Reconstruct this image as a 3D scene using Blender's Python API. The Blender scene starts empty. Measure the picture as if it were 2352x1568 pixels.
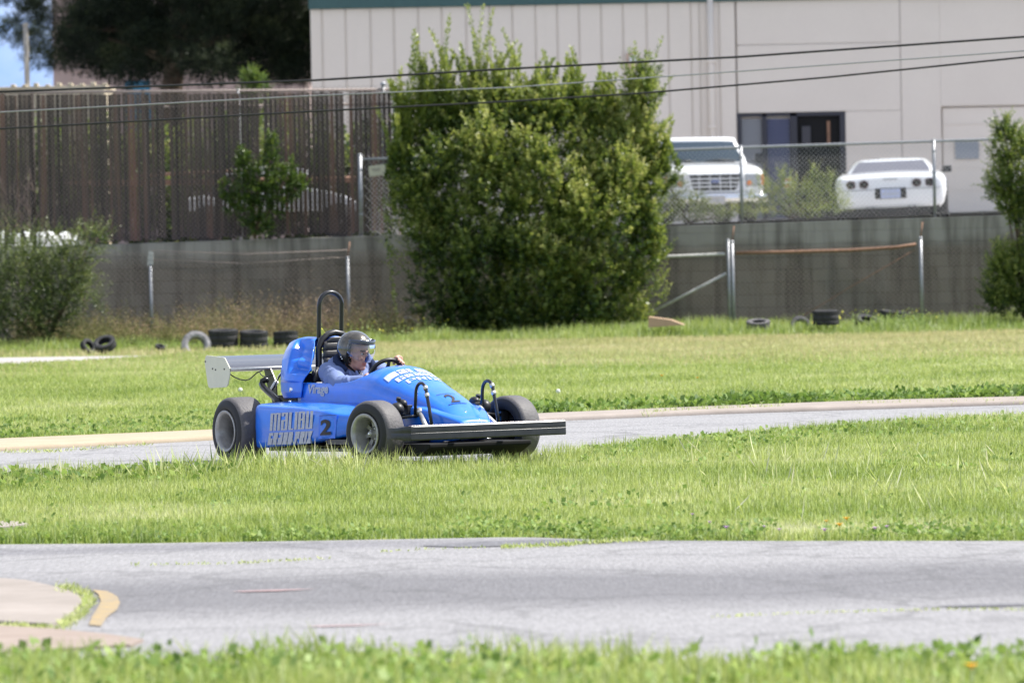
import bpy, bmesh, math, random
import numpy as np
from mathutils import Vector, Matrix, Euler
sc = bpy.context.scene
COL = sc.collection
rnd = random.Random(7)
rad = math.radians

# ------------------------------------------------------------------ camera
FPX = 12800.0; CH = 1.68; YH = 533.0; ROLL = rad(1.1)
_pit = math.atan((784 - YH) / FPX)
cf = np.array([0, math.cos(_pit), -math.sin(_pit)])
_r0 = np.array([1.0, 0, 0]); _u0 = np.cross(_r0, cf)
cr = _r0 * math.cos(ROLL) - _u0 * math.sin(ROLL)
cu = _u0 * math.cos(ROLL) + _r0 * math.sin(ROLL)
CP = np.array([0, 0, CH])
cam_data = bpy.data.cameras.new('camera')
cam = bpy.data.objects.new('camera', cam_data); COL.objects.link(cam)
cam_data.sensor_fit = 'HORIZONTAL'; cam_data.sensor_width = 36.0
cam_data.lens = FPX / 2352 * 36
cam_data.clip_start = 0.5; cam_data.clip_end = 3000
cam.matrix_world = Matrix(((cr[0], cu[0], -cf[0], 0), (cr[1], cu[1], -cf[1], 0), (cr[2], cu[2], -cf[2], CH), (0, 0, 0, 1)))
cam_data.dof.use_dof = True
cam_data.dof.focus_distance = 40.4
cam_data.dof.aperture_fstop = 5.0
sc.camera = cam

# ------------------------------------------------------------------ world, sun, exposure
SUN_EL = rad(55); SUN_AZ = rad(76)          # azimuth from +Y (away from camera) towards +X (right)
w = bpy.data.worlds.new('World'); sc.world = w; w.use_nodes = True
nt = w.node_tree; nt.nodes.clear()
sky = nt.nodes.new('ShaderNodeTexSky'); sky.sky_type = 'NISHITA'; sky.sun_disc = False
sky.sun_elevation = SUN_EL; sky.sun_rotation = SUN_AZ
sky.air_density = 1.0; sky.dust_density = 0.6; sky.ozone_density = 2.5
bg = nt.nodes.new('ShaderNodeBackground'); bg.inputs[1].default_value = 0.12
wo = nt.nodes.new('ShaderNodeOutputWorld')
_hs = nt.nodes.new('ShaderNodeHueSaturation'); _hs.inputs['Saturation'].default_value = .60; nt.links.new(sky.outputs[0], _hs.inputs['Color'])
_tc = nt.nodes.new('ShaderNodeTexCoord'); _sp = nt.nodes.new('ShaderNodeSeparateXYZ'); nt.links.new(_tc.outputs['Generated'], _sp.inputs[0])
_lo = nt.nodes.new('ShaderNodeMapRange'); _lo.inputs[1].default_value = .055; _lo.inputs[2].default_value = .30; _lo.inputs[3].default_value = 1; _lo.inputs[4].default_value = 0; nt.links.new(_sp.outputs[2], _lo.inputs[0])
_gr = nt.nodes.new('ShaderNodeMix'); _gr.data_type = 'RGBA'; _gr.blend_type = 'MULTIPLY'; _gr.inputs[7].default_value = (.32, .50, 1.02, 1); nt.links.new(_lo.outputs[0], _gr.inputs[0]); nt.links.new(_hs.outputs[0], _gr.inputs[6])
_mp = nt.nodes.new('ShaderNodeMapping'); _mp.inputs['Scale'].default_value = (1, 1, 3.2); _mp.inputs['Location'].default_value = (.3, .1, .0); nt.links.new(_tc.outputs['Generated'], _mp.inputs[0])
_cn = nt.nodes.new('ShaderNodeTexNoise'); _cn.inputs['Scale'].default_value = 3.2; _cn.inputs['Detail'].default_value = 9; _cn.inputs['Roughness'].default_value = .58; nt.links.new(_mp.outputs[0], _cn.inputs['Vector'])
_cm = nt.nodes.new('ShaderNodeMapRange'); _cm.inputs[1].default_value = .50; _cm.inputs[2].default_value = .64; _cm.inputs[4].default_value = .85; nt.links.new(_cn.outputs['Fac'], _cm.inputs[0])
_cl = nt.nodes.new('ShaderNodeMix'); _cl.data_type = 'RGBA'; _cl.inputs[7].default_value = (6.2, 6.1, 6.1, 1); nt.links.new(_cm.outputs[0], _cl.inputs[0]); nt.links.new(_gr.outputs[2], _cl.inputs[6])
nt.links.new(_cl.outputs[2], bg.inputs[0]); nt.links.new(bg.outputs[0], wo.inputs[0])
sl = bpy.data.lights.new('sun', 'SUN'); sl.energy = 4.6; sl.angle = rad(0.53); sl.color = (1, 0.955, 0.88)
so = bpy.data.objects.new('sun', sl); COL.objects.link(so)
sdir = Vector((math.sin(SUN_AZ) * math.cos(SUN_EL), math.cos(SUN_AZ) * math.cos(SUN_EL), math.sin(SUN_EL)))
so.rotation_euler = sdir.to_track_quat('Z', 'Y').to_euler(); so.location = (20, 20, 40)
sc.view_settings.view_transform = 'Standard'; sc.view_settings.look = 'None'
sc.view_settings.exposure = 0.98; sc.view_settings.gamma = 1.0
sc.render.film_transparent = False
sc.cycles.max_bounces = 8; sc.cycles.transparent_max_bounces = 12; sc.cycles.diffuse_bounces = 4
sc.cycles.use_denoising = True

# ------------------------------------------------------------------ geometry of the view: place points at real distances
def ray(px, py): return cf + cr * (px - 1176) / FPX - cu * (py - 784) / FPX
def at(px, py, D):
    d = ray(px, py); return CP + d * (D / d[1])
def gp(px, py, z=0.0):
    d = ray(px, py); return CP + d * ((z - CH) / d[2])
def xz(px, py, D):
    p = at(px, py, D); return float(p[0]), float(p[2])
# the kart's own frame: X forward, Y left, Z up
KA = rad(31); KP = rad(1.0)
_ex = np.array([math.sin(KA), -math.cos(KA), 0]); key = np.array([math.cos(KA), math.sin(KA), 0]); _ez = np.array([0, 0, 1.0])
kex = _ex * math.cos(KP) + _ez * math.sin(KP); kez = _ez * math.cos(KP) - _ex * math.sin(KP)
KO = np.array([-1.0568, 40.734, 0.016])
def loc(px, py, Y):
    d = ray(px, py); t = ((KO + key * Y - CP) @ key) / (d @ key); p = CP + d * t - KO
    return float(p @ kex), float(p @ kez)
KMAT = Matrix(((kex[0], key[0], kez[0], KO[0]), (kex[1], key[1], kez[1], KO[1]), (kex[2], key[2], kez[2], KO[2]), (0, 0, 0, 1)))

# ------------------------------------------------------------------ object helpers
def tag(o, label=None, cat=None, group=None, kind=None):
    if label: o['label'] = label
    if cat: o['category'] = cat
    if group: o['group'] = group
    if kind: o['kind'] = kind
    return o
def empty(name, label=None, cat=None, group=None, mat=None, loc=None):
    o = bpy.data.objects.new(name, None); COL.objects.link(o); o.empty_display_size = 0.2
    if mat is not None: o.matrix_world = mat
    if loc is not None: o.location = loc
    return tag(o, label, cat, group)
class MB:
    """collects shapes, then links them as one mesh object"""
    def __init__(s): s.v = []; s.f = []; s.sm = []
    def add(s, vs, fs, smooth=True):
        b = len(s.v); s.v += [tuple(map(float, p)) for p in vs]
        s.f += [tuple(i + b for i in f) for f in fs]; s.sm += [smooth] * len(fs); return s
    def box(s, x0, x1, y0, y1, z0, z1, M=None):
        vs = [(x, y, z) for x in (x0, x1) for y in (y0, y1) for z in (z0, z1)]
        if M is not None: vs = [M @ Vector(p) for p in vs]
        return s.add(vs, [(0, 1, 3, 2), (4, 6, 7, 5), (0, 4, 5, 1), (2, 3, 7, 6), (0, 2, 6, 4), (1, 5, 7, 3)], False)
    def grid(s, rows, closed=False, smooth=True, caps=False):
        n = len(rows[0]); vs = [p for r in rows for p in r]; fs = []
        for i in range(len(rows) - 1):
            for j in range(n if closed else n - 1):
                k = (j + 1) % n
                fs.append((i * n + j, i * n + k, (i + 1) * n + k, (i + 1) * n + j))
        if caps: fs += [tuple(range(n))[::-1], tuple((len(rows) - 1) * n + j for j in range(n))]
        return s.add(vs, fs, smooth)
    def tube(s, pts, r, n=8, caps=True, smooth=True):
        pts = [Vector(p) for p in pts]; rs = r if hasattr(r, '__len__') else [r] * len(pts)
        rows = []; up = None
        for i, p in enumerate(pts):
            t = (pts[min(i + 1, len(pts) - 1)] - pts[max(i - 1, 0)]).normalized()
            if up is None:
                up = Vector((0, 0, 1)) if abs(t.z) < .9 else Vector((1, 0, 0))
            a = t.cross(up); a = a.normalized() if a.length > 1e-6 else Vector((1, 0, 0)); b = a.cross(t).normalized(); up = b
            rows.append([p + (a * math.cos(2 * math.pi * k / n) + b * math.sin(2 * math.pi * k / n)) * rs[i] for k in range(n)])
        return s.grid(rows, True, smooth, caps)
    def ell(s, c, r, R=None, nu=20, nv=12):
        rows = []
        for i in range(nv + 1):
            a = math.pi * i / nv; row = []
            for j in range(nu):
                b = 2 * math.pi * j / nu
                p = Vector((r[0] * math.sin(a) * math.cos(b), r[1] * math.sin(a) * math.sin(b), r[2] * math.cos(a)))
                if R is not None: p = R @ p
                row.append(p + Vector(c))
            rows.append(row)
        return s.grid(rows, True)
    def lathe(s, prof, M=None, n=32, axis='Y', smooth=True):
        """prof: (radius, offset along axis)"""
        rows = []
        for r, h in prof:
            row = []
            for k in range(n):
                a = 2 * math.pi * k / n
                if axis == 'Y': p = Vector((r * math.cos(a), h, r * math.sin(a)))
                elif axis == 'X': p = Vector((h, r * math.cos(a), r * math.sin(a)))
                else: p = Vector((r * math.cos(a), r * math.sin(a), h))
                row.append(M @ p if M is not None else p)
            rows.append(row)
        return s.grid(rows, True, smooth)
    def prism(s, poly, y0, y1, M=None):
        """poly of (x,z) extruded along y"""
        n = len(poly); vs = [(x, y0, z) for x, z in poly] + [(x, y1, z) for x, z in poly]
        if M is not None: vs = [M @ Vector(p) for p in vs]
        return s.add(vs, [tuple(range(n)), tuple(range(2 * n - 1, n - 1, -1))] + [(i, i + n, (i + 1) % n + n, (i + 1) % n) for i in range(n)], False)
    def build(s, name, mat, parent=None, bevel=0, subd=0, solid=0, clean=True, seg=2):
        me = bpy.data.meshes.new(name); me.from_pydata(s.v, [], s.f)
        me.polygons.foreach_set('use_smooth', s.sm)
        if clean:
            bm = bmesh.new(); bm.from_mesh(me); bmesh.ops.remove_doubles(bm, verts=bm.verts, dist=1e-5)
            bmesh.ops.recalc_face_normals(bm, faces=bm.faces); bm.to_mesh(me); bm.free()
        me.materials.append(mat)
        o = bpy.data.objects.new(name, me); COL.objects.link(o)
        if parent is not None: o.parent = parent
        if bevel:
            m = o.modifiers.new('bevel', 'BEVEL'); m.width = bevel; m.segments = seg; m.limit_method = 'ANGLE'; m.angle_limit = rad(35)
            me.polygons.foreach_set('use_smooth', [True] * len(me.polygons)); m.harden_normals = True
        if solid:
            m = o.modifiers.new('solid', 'SOLIDIFY'); m.thickness = solid; m.offset = -1
        if subd:
            m = o.modifiers.new('sub', 'SUBSURF'); m.levels = subd; m.render_levels = subd
        return o
def np_mesh(name, V, Fc, mat, tint=None, parent=None, smooth=False):
    """V (n,3), Fc (m,k) int, tint (n,) 0..1 stored as a colour attribute"""
    me = bpy.data.meshes.new(name); n, m, k = len(V), len(Fc), Fc.shape[1]
    me.vertices.add(n); me.vertices.foreach_set('co', np.ascontiguousarray(V, dtype=np.float32).ravel())
    me.loops.add(m * k); me.loops.foreach_set('vertex_index', np.ascontiguousarray(Fc, dtype=np.int32).ravel())
    me.polygons.add(m); me.polygons.foreach_set('loop_start', np.arange(0, m * k, k, dtype=np.int32))
    me.polygons.foreach_set('loop_total', np.full(m, k, dtype=np.int32))
    if smooth: me.polygons.foreach_set('use_smooth', np.ones(m, dtype=bool))
    if tint is not None:
        a = me.attributes.new('tint', 'FLOAT', 'POINT'); a.data.foreach_set('value', np.ascontiguousarray(tint, dtype=np.float32))
    me.update(calc_edges=True); me.materials.append(mat)
    o = bpy.data.objects.new(name, me); COL.objects.link(o)
    if parent is not None: o.parent = parent
    return o

# ------------------------------------------------------------------ materials
def mat(name, col=(.5, .5, .5), rough=.6, metal=0, coat=0, spec=.5, alpha=1, trans=0, noise=0, nscale=8, bump=0, bscale=40, ior=1.45):
    m = bpy.data.materials.new(name); m.use_nodes = True; n = m.node_tree; p = n.nodes['Principled BSDF']
    p.inputs['Base Color'].default_value = (*col, 1); p.inputs['Roughness'].default_value = rough
    p.inputs['Metallic'].default_value = metal; p.inputs['Coat Weight'].default_value = coat
    p.inputs['Coat Roughness'].default_value = .06; p.inputs['Specular IOR Level'].default_value = spec
    p.inputs['Alpha'].default_value = alpha; p.inputs['Transmission Weight'].default_value = trans; p.inputs['IOR'].default_value = ior
    if noise or bump:
        tc = n.nodes.new('ShaderNodeTexCoord')
    if noise:
        t = n.nodes.new('ShaderNodeTexNoise'); t.inputs['Scale'].default_value = nscale; t.inputs['Detail'].default_value = 6; t.inputs['Roughness'].default_value = .65
        mx = n.nodes.new('ShaderNodeMix'); mx.data_type = 'RGBA'
        mx.inputs[6].default_value = (*[c * (1 - noise) for c in col], 1); mx.inputs[7].default_value = (*[min(1, c * (1 + noise)) for c in col], 1)
        rp = n.nodes.new('ShaderNodeMapRange'); rp.inputs[1].default_value = .3; rp.inputs[2].default_value = .7
        n.links.new(tc.outputs['Object'], t.inputs['Vector']); n.links.new(t.outputs['Fac'], rp.inputs[0]); n.links.new(rp.outputs[0], mx.inputs[0]); n.links.new(mx.outputs[2], p.inputs['Base Color'])
        r2 = n.nodes.new('ShaderNodeMapRange'); r2.inputs[3].default_value = max(0, rough - .1); r2.inputs[4].default_value = min(1, rough + .12)
        n.links.new(t.outputs['Fac'], r2.inputs[0]); n.links.new(r2.outputs[0], p.inputs['Roughness'])
    if bump:
        t = n.nodes.new('ShaderNodeTexNoise'); t.inputs['Scale'].default_value = bscale; t.inputs['Detail'].default_value = 5
        b = n.nodes.new('ShaderNodeBump'); b.inputs['Strength'].default_value = bump; b.inputs['Distance'].default_value = .02
        n.links.new(tc.outputs['Object'], t.inputs['Vector']); n.links.new(t.outputs['Fac'], b.inputs['Height']); n.links.new(b.outputs[0], p.inputs['Normal'])
    return m
def leafmat(name, stops, transl=.35, rough=.45, spec=.5, nscale=.5, namt=.35, up=0):
    """per-leaf colour from the tint attribute through a ramp, shifted by a large soft noise"""
    m = bpy.data.materials.new(name); m.use_nodes = True; n = m.node_tree; p = n.nodes['Principled BSDF']; out = n.nodes['Material Output']
    at_ = n.nodes.new('ShaderNodeAttribute'); at_.attribute_name = 'tint'
    tc = n.nodes.new('ShaderNodeTexCoord'); t = n.nodes.new('ShaderNodeTexNoise'); t.inputs['Scale'].default_value = nscale; t.inputs['Detail'].default_value = 4
    n.links.new(tc.outputs['Object'], t.inputs['Vector'])
    mr = n.nodes.new('ShaderNodeMapRange'); mr.inputs[1].default_value = .3; mr.inputs[2].default_value = .7; mr.inputs[3].default_value = -namt; mr.inputs[4].default_value = namt
    ad = n.nodes.new('ShaderNodeMath'); ad.operation = 'ADD'; ad.use_clamp = True
    n.links.new(t.outputs['Fac'], mr.inputs[0]); n.links.new(at_.outputs['Fac'], ad.inputs[0]); n.links.new(mr.outputs[0], ad.inputs[1])
    cr_ = n.nodes.new('ShaderNodeValToRGB'); e = cr_.color_ramp.elements
    while len(e) < len(stops): e.new(.5)
    for k, (pos, c) in enumerate(stops): e[k].position = pos; e[k].color = (*c, 1)
    n.links.new(ad.outputs[0], cr_.inputs[0]); n.links.new(cr_.outputs[0], p.inputs['Base Color'])
    p.inputs['Roughness'].default_value = rough; p.inputs['Specular IOR Level'].default_value = spec
    tr = n.nodes.new('ShaderNodeBsdfTranslucent'); hs = n.nodes.new('ShaderNodeHueSaturation'); hs.inputs['Saturation'].default_value = 1.05; hs.inputs['Value'].default_value = 1.6
    hs.inputs['Hue'].default_value = .485
    n.links.new(cr_.outputs[0], hs.inputs['Color']); n.links.new(hs.outputs[0], tr.inputs['Color'])
    if up:
        ge = n.nodes.new('ShaderNodeNewGeometry'); vm = n.nodes.new('ShaderNodeMix'); vm.data_type = 'VECTOR'; vm.inputs[0].default_value = up; vm.inputs[5].default_value = (0, 0, 1)
        n.links.new(ge.outputs['Normal'], vm.inputs[4]); n.links.new(vm.outputs[1], p.inputs['Normal'])
    mx = n.nodes.new('ShaderNodeMixShader'); mx.inputs[0].default_value = transl
    n.links.new(p.outputs[0], mx.inputs[1]); n.links.new(tr.outputs[0], mx.inputs[2]); n.links.new(mx.outputs[0], out.inputs[0])
    return m
M = {}
M['blue'] = mat('blue_paint', (.014, .175, .78), .36, coat=.8, noise=.16, nscale=5)
M['blue'].node_tree.nodes['Principled BSDF'].inputs['Coat Roughness'].default_value = .13
M['decal'] = mat('grey_vinyl', (.44, .46, .50), .5, noise=.22, nscale=60)
M['decal_w'] = mat('pale_vinyl', (.50, .55, .70), .5, noise=.15, nscale=40)
M['decal_k'] = mat('black_vinyl', (.035, .03, .03), .5)
M['decal_b'] = mat('light_blue_vinyl', (.03, .17, .80), .4, coat=.5)
M['black'] = mat('black_frame_paint', (.012, .012, .014), .35, coat=.3)
M['blackplastic'] = mat('black_plastic', (.022, .022, .024), .42, noise=.3, nscale=30)
M['seat'] = mat('grey_moulded_plastic', (.06, .058, .06), .38)
M['rubber'] = mat('worn_rubber', (.095, .09, .093), .62, noise=.2, nscale=9, bump=.25, bscale=60)
M['sidewall'] = mat('tyre_sidewall', (.018, .018, .019), .6)
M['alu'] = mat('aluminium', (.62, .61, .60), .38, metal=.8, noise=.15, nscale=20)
M['rimpaint'] = mat('rim_paint', (.36, .35, .335), .4, metal=.55, noise=.25, nscale=14)
M['chrome'] = mat('chrome', (.85, .85, .87), .12, metal=1)
M['wingplate'] = mat('wing_endplate', (.66, .65, .52), .45, noise=.06, nscale=8)
M['wingblack'] = mat('wing_black', (.035, .035, .045), .22, coat=.8, noise=.3, nscale=40)
M['bar'] = mat('bumper_bar', (.028, .028, .032), .34, noise=.3, nscale=12)
M['yellow'] = mat('yellow_plastic', (.75, .72, .06), .5)
M['jacket'] = mat('blue_cotton', (.17, .22, .40), .85, spec=.2, bump=.15, bscale=90)
M['navy'] = mat('navy_lining', (.018, .03, .075), .9, spec=.2)
M['helmet'] = mat('helmet_shell', (.075, .068, .056), .22, metal=.4, coat=1, noise=.3, nscale=12)
M['pad'] = mat('helmet_padding', (.008, .008, .009), .9)
M['asph'] = None
M['galv'] = mat('galvanised_steel', (.30, .31, .33), .45, metal=.45, noise=.2, nscale=25)
M['wire'] = mat('chain_link_wire', (.46, .46, .47), .5, metal=.3)
M['rustwire'] = mat('rusty_wire', (.30, .25, .23), .7, metal=.3)
M['rust'] = mat('rusty_pipe', (.23, .13, .085), .8, noise=.35, nscale=14)
M['whitepipe'] = mat('weathered_white_pipe', (.45, .44, .42), .7, noise=.3, nscale=16)
M['slat'] = mat('weathered_slat', (.052, .040, .035), .85, noise=.45, nscale=3)
M['cable'] = mat('cable_black', (.012, .012, .014), .6)
M['cable2'] = mat('cable_steel', (.28, .28, .29), .5, metal=.4)
M['bark'] = mat('bark', (.10, .07, .05), .9, noise=.4, nscale=12, bump=.5)
M['twig'] = mat('dry_twig', (.22, .16, .14), .9)
M['pale'] = mat('beige_container_paint', (.55, .47, .34), .6, noise=.15, nscale=2)
M['stucco'] = mat('tan_stucco', (.34, .26, .235), .85, noise=.1, nscale=2)
M['blueglass'] = mat('teal_glass', (.02, .12, .20), .15)
M['polemetal'] = mat('pole_concrete', (.36, .33, .28), .8, noise=.2)
M['white'] = mat('white_car_paint', (.80, .81, .82), .3, coat=1)
M['whiteplastic'] = mat('white_plastic', (.72, .73, .74), .4)
M['glass'] = mat('tinted_glass', (.03, .045, .06), .10, coat=.3, spec=.5)
M['lampglass'] = mat('headlamp_lens', (.42, .43, .43), .12, coat=1, metal=.3)
M['amber'] = mat('amber_lens', (.75, .22, .02), .25, coat=1)
M['red'] = mat('dark_red_lens', (.06, .008, .010), .25, coat=1)
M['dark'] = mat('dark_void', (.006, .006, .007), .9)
M['tyredull'] = mat('old_tyre', (.03, .03, .032), .85, noise=.4, nscale=7, bump=.4, bscale=20)
M['tyregrey'] = mat('dusty_tyre', (.10, .095, .10), .85, noise=.4, nscale=9, bump=.4, bscale=20)
M['card'] = mat('cardboard', (.44, .30, .20), .9, noise=.1)
M['tarp'] = mat('white_tarpaulin', (.85, .86, .9), .6, bump=.6, bscale=4)
M['doorframe'] = mat('dark_bronze_frame', (.012, .011, .02), .35, coat=.3)
M['blindg'] = mat('grey_blinds', (.21, .22, .24), .5)
M['blindb'] = mat('blue_blinds', (.045, .055, .12), .4, coat=.3)
M['green'] = mat('green_fascia', (.045, .10, .10), .6, noise=.1)
M['signw'] = mat('cream_sign', (.58, .56, .44), .7, noise=.08)
M['signr'] = mat('red_sign', (.45, .03, .05), .5)
M['plate'] = mat('number_plate', (.46, .52, .72), .45)
M['plateg'] = mat('plate_grey', (.48, .46, .44), .5)
M['ovalblue'] = mat('oval_badge', (.10, .13, .28), .3, coat=1)
M['mustard'] = mat('mustard_yellow', (.62, .58, .05), .6)
M['petaly'] = mat('yellow_petal', (.85, .42, .01), .6)
M['petalp'] = mat('pink_petal', (.62, .36, .68), .6)
M['seedhead'] = mat('seed_fluff', (.7, .7, .66), .9)
M['stem'] = mat('green_stem', (.12, .22, .04), .7)
M['skin'] = None

def nodes(name):
    m = bpy.data.materials.new(name); m.use_nodes = True
    n = m.node_tree; return m, n, n.nodes['Principled BSDF'], n.nodes.new('ShaderNodeTexCoord')
def ramp(n, stops, inp):
    r = n.nodes.new('ShaderNodeValToRGB'); e = r.color_ramp.elements
    while len(e) < len(stops): e.new(.5)
    for k, (pos, c) in enumerate(stops): e[k].position = pos; e[k].color = (*c, 1)
    n.links.new(inp, r.inputs[0]); return r.outputs[0]
def noise(n, co, scale, detail=4, rough=.6, vscale=None):
    if vscale:
        mp = n.nodes.new('ShaderNodeMapping'); mp.inputs['Scale'].default_value = vscale; n.links.new(co, mp.inputs[0]); co = mp.outputs[0]
    t = n.nodes.new('ShaderNodeTexNoise'); t.inputs['Scale'].default_value = scale; t.inputs['Detail'].default_value = detail; t.inputs['Roughness'].default_value = rough
    n.links.new(co, t.inputs['Vector']); return t.outputs['Fac']
def mixc(n, a, b, f, mode='MIX'):
    x = n.nodes.new('ShaderNodeMix'); x.data_type = 'RGBA'; x.blend_type = mode
    for s, k in ((a, 6), (b, 7)):
        if isinstance(s, tuple): x.inputs[k].default_value = (*s, 1)
        else: n.links.new(s, x.inputs[k])
    if isinstance(f, float): x.inputs[0].default_value = f
    else: n.links.new(f, x.inputs[0])
    return x.outputs[2]
def bumpn(n, h, p, strength=.3, dist=.01):
    b = n.nodes.new('ShaderNodeBump'); b.inputs['Strength'].default_value = strength; b.inputs['Distance'].default_value = dist
    n.links.new(h, b.inputs['Height']); n.links.new(b.outputs[0], p.inputs['Normal'])
def mth(n, op, a, b=None, clamp=False):
    x = n.nodes.new('ShaderNodeMath'); x.operation = op; x.use_clamp = clamp
    for s, k in ((a, 0), (b, 1)):
        if s is None: continue
        if isinstance(s, (int, float)): x.inputs[k].default_value = s
        else: n.links.new(s, x.inputs[k])
    return x.outputs[0]
def asphalt(name, base, bands=None, amp=1.0):
    """grey asphalt: aggregate speckle, patches, and worn bands across the track (bands: list of (y, half width, factor))"""
    m, n, p, tc = nodes(name); co = tc.outputs['Object']
    fine = noise(n, co, 55, 3, .85, (1, .10, 1)); mid = noise(n, co, 9, 6, .75, (1, .25, 1)); big = noise(n, co, .6, 4, .55, (1, 3, 1))
    c = ramp(n, [(.30, tuple(x * .60 for x in base)), (.5, base), (.70, tuple(min(1, x * 1.45) for x in base))], fine)
    c = mixc(n, c, tuple(x * .72 for x in base), mth(n, 'MULTIPLY', mid, .45 * amp))
    c = mixc(n, c, tuple(min(1, x * 1.25) for x in base), mth(n, 'MULTIPLY', big, .5))
    if bands:
        sp = n.nodes.new('ShaderNodeSeparateXYZ'); n.links.new(co, sp.inputs[0])
        wob = mth(n, 'MULTIPLY', mth(n, 'SUBTRACT', noise(n, co, .35, 4, .6, (1, .3, 1)), .5), 1.4)
        yy = mth(n, 'ADD', sp.outputs[1], wob)
        for (y0, hw, dark) in bands:
            d = mth(n, 'DIVIDE', mth(n, 'ABSOLUTE', mth(n, 'SUBTRACT', yy, y0)), hw)
            f = mth(n, 'MULTIPLY', mth(n, 'SUBTRACT', 1.0, d, True), 1.6, True)
            f = mth(n, 'MULTIPLY', f, .85)
            c = mixc(n, c, dark, f, 'MULTIPLY')
    vo = n.nodes.new('ShaderNodeTexVoronoi'); vo.feature = 'DISTANCE_TO_EDGE'; vo.inputs['Scale'].default_value = .55
    wv = n.nodes.new('ShaderNodeVectorMath'); wv.operation = 'ADD'; nz = n.nodes.new('ShaderNodeTexNoise'); nz.inputs['Scale'].default_value = 2; nz.inputs['Detail'].default_value = 5
    n.links.new(co, nz.inputs['Vector']); n.links.new(co, wv.inputs[0]); n.links.new(nz.outputs['Color'], wv.inputs[1]); n.links.new(wv.outputs[0], vo.inputs['Vector'])
    ck = mth(n, 'MULTIPLY', mth(n, 'SUBTRACT', 1.0, mth(n, 'MULTIPLY', vo.outputs['Distance'], 28.0), True), mth(n, 'MULTIPLY', big, .8))
    c = mixc(n, c, tuple(x * .35 for x in base), ck)
    n.links.new(c, p.inputs['Base Color']); p.inputs['Roughness'].default_value = .9; p.inputs['Specular IOR Level'].default_value = .25
    bumpn(n, fine, p, .5, .006); return m
def concrete(name, a, b, scale=3):
    m, n, p, tc = nodes(name); co = tc.outputs['Object']
    c = ramp(n, [(.3, a), (.7, b)], noise(n, co, scale, 6, .65)); c = mixc(n, c, tuple(x * .6 for x in a), mth(n, 'MULTIPLY', noise(n, co, 40, 4, .7), .35))
    n.links.new(c, p.inputs['Base Color']); p.inputs['Roughness'].default_value = .9; bumpn(n, noise(n, co, 60, 4), p, .3, .004); return m
# ================================================================== THE SETTING: ground, tracks, kerbs
def soil():
    m, n, p, tc = nodes('soil_under_grass'); co = tc.outputs['Object']
    c = ramp(n, [(.3, (.10, .14, .03)), (.5, (.16, .20, .055)), (.72, (.26, .25, .10))], noise(n, co, 2.2, 6, .65))
    n.links.new(c, p.inputs['Base Color']); p.inputs['Roughness'].default_value = 1; p.inputs['Specular IOR Level'].default_value = .1
    bumpn(n, noise(n, co, 12, 5), p, .8, .03); return m
b = MB(); b.add([(-900, 2, 0), (900, 2, 0), (900, 1500, 0), (-900, 1500, 0)], [(0, 1, 2, 3)], False)
tag(b.build('ground', soil()), kind='structure')
def line(pts): return [gp(x, y)[:2] for x, y in pts]
def extend(l, dx=12):
    a = l[0] + (l[0] - l[1]) / np.linalg.norm(l[0] - l[1]) * dx; z = l[-1] + (l[-1] - l[-2]) / np.linalg.norm(l[-1] - l[-2]) * dx
    return np.array([a] + list(l) + [z])
T1F = extend(line([(-60, 1252), (0, 1251), (300, 1249), (700, 1243), (1200, 1234), (1420, 1242), (1700, 1243), (2352, 1243), (2420, 1243)]))
T1N = extend(line([(-60, 1560), (300, 1552), (600, 1550), (1200, 1560), (1700, 1562), (2352, 1552), (2420, 1552)]))
T2N = extend(line([(-60, 1110), (200, 1106), (480, 1094), (620, 1086), (860, 1086), (1000, 1082), (1150, 1074), (1290, 1057), (1500, 1030), (1650, 1016), (2000, 988), (2352, 968), (2420, 965)]))
T2F = extend(line([(-60, 1040), (0, 1037), (470, 1013), (900, 987), (1290, 967), (1650, 952), (2000, 941), (2352, 930), (2420, 928)]))
T2K = extend(line([(-60, 1021), (0, 1018), (470, 998), (900, 974), (1290, 957), (1650, 942), (2000, 929), (2352, 920), (2420, 918)]))
PAF = line([(-80, 823), (0, 822), (200, 819), (430, 816.5)]); PAN = line([(-80, 844), (0, 842.5), (200, 834), (350, 824), (430, 817)])
PAF = np.array([PAF[0] + np.array([-12, 0])] + PAF); PAN = np.array([PAN[0] + np.array([-12, 0])] + PAN)
def yat(L, x): return np.interp(x, L[:, 0], L[:, 1])
FA = KO[:2] + kex[:2] * 1.08                       # ground under the front axle: the track rises a little there
def rise(x, y):
    dx, dy = x - FA[0], y - FA[1]; a = dx * _ex[0] + dy * _ex[1]; c = dx * key[0] + dy * key[1]
    return .036 * np.exp(-a * a / (2 * .62 ** 2) - c * c / (2 * 1.1 ** 2))
def strip(name, lo, hi, m, z, x0=-16, x1=16, n=160, k=14, bump=False):
    rows = []
    for x in np.linspace(x0, x1, n):
        a, c = yat(lo, x), yat(hi, x)
        rows.append([(x, y, z + (float(rise(x, y)) if bump else 0)) for y in np.linspace(a, c, k)])
    return tag(MB().grid(rows).build(name, m, clean=False), kind='structure')
M['asph1'] = asphalt('near_asphalt', (.225, .222, .228), [(26.2, 1.9, (.54, .54, .56)), (30.1, .5, (.72, .72, .75))])
M['asph2'] = asphalt('far_asphalt', (.235, .233, .24), None, .8)
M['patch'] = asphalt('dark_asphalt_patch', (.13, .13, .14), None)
M['conc'] = concrete('kerb_concrete', (.25, .215, .19), (.34, .295, .265))
M['concy'] = concrete('faded_cream_kerb', (.34, .275, .19), (.41, .34, .25))
M['concg'] = concrete('path_concrete', (.33, .31, .31), (.42, .39, .38))
M['apron'] = concrete('apron_concrete', (.23, .20, .175), (.35, .31, .28), 1.5)
M['redkerb'] = concrete('worn_red_kerb', (.235, .18, .15), (.32, .265, .225), 5)
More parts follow.
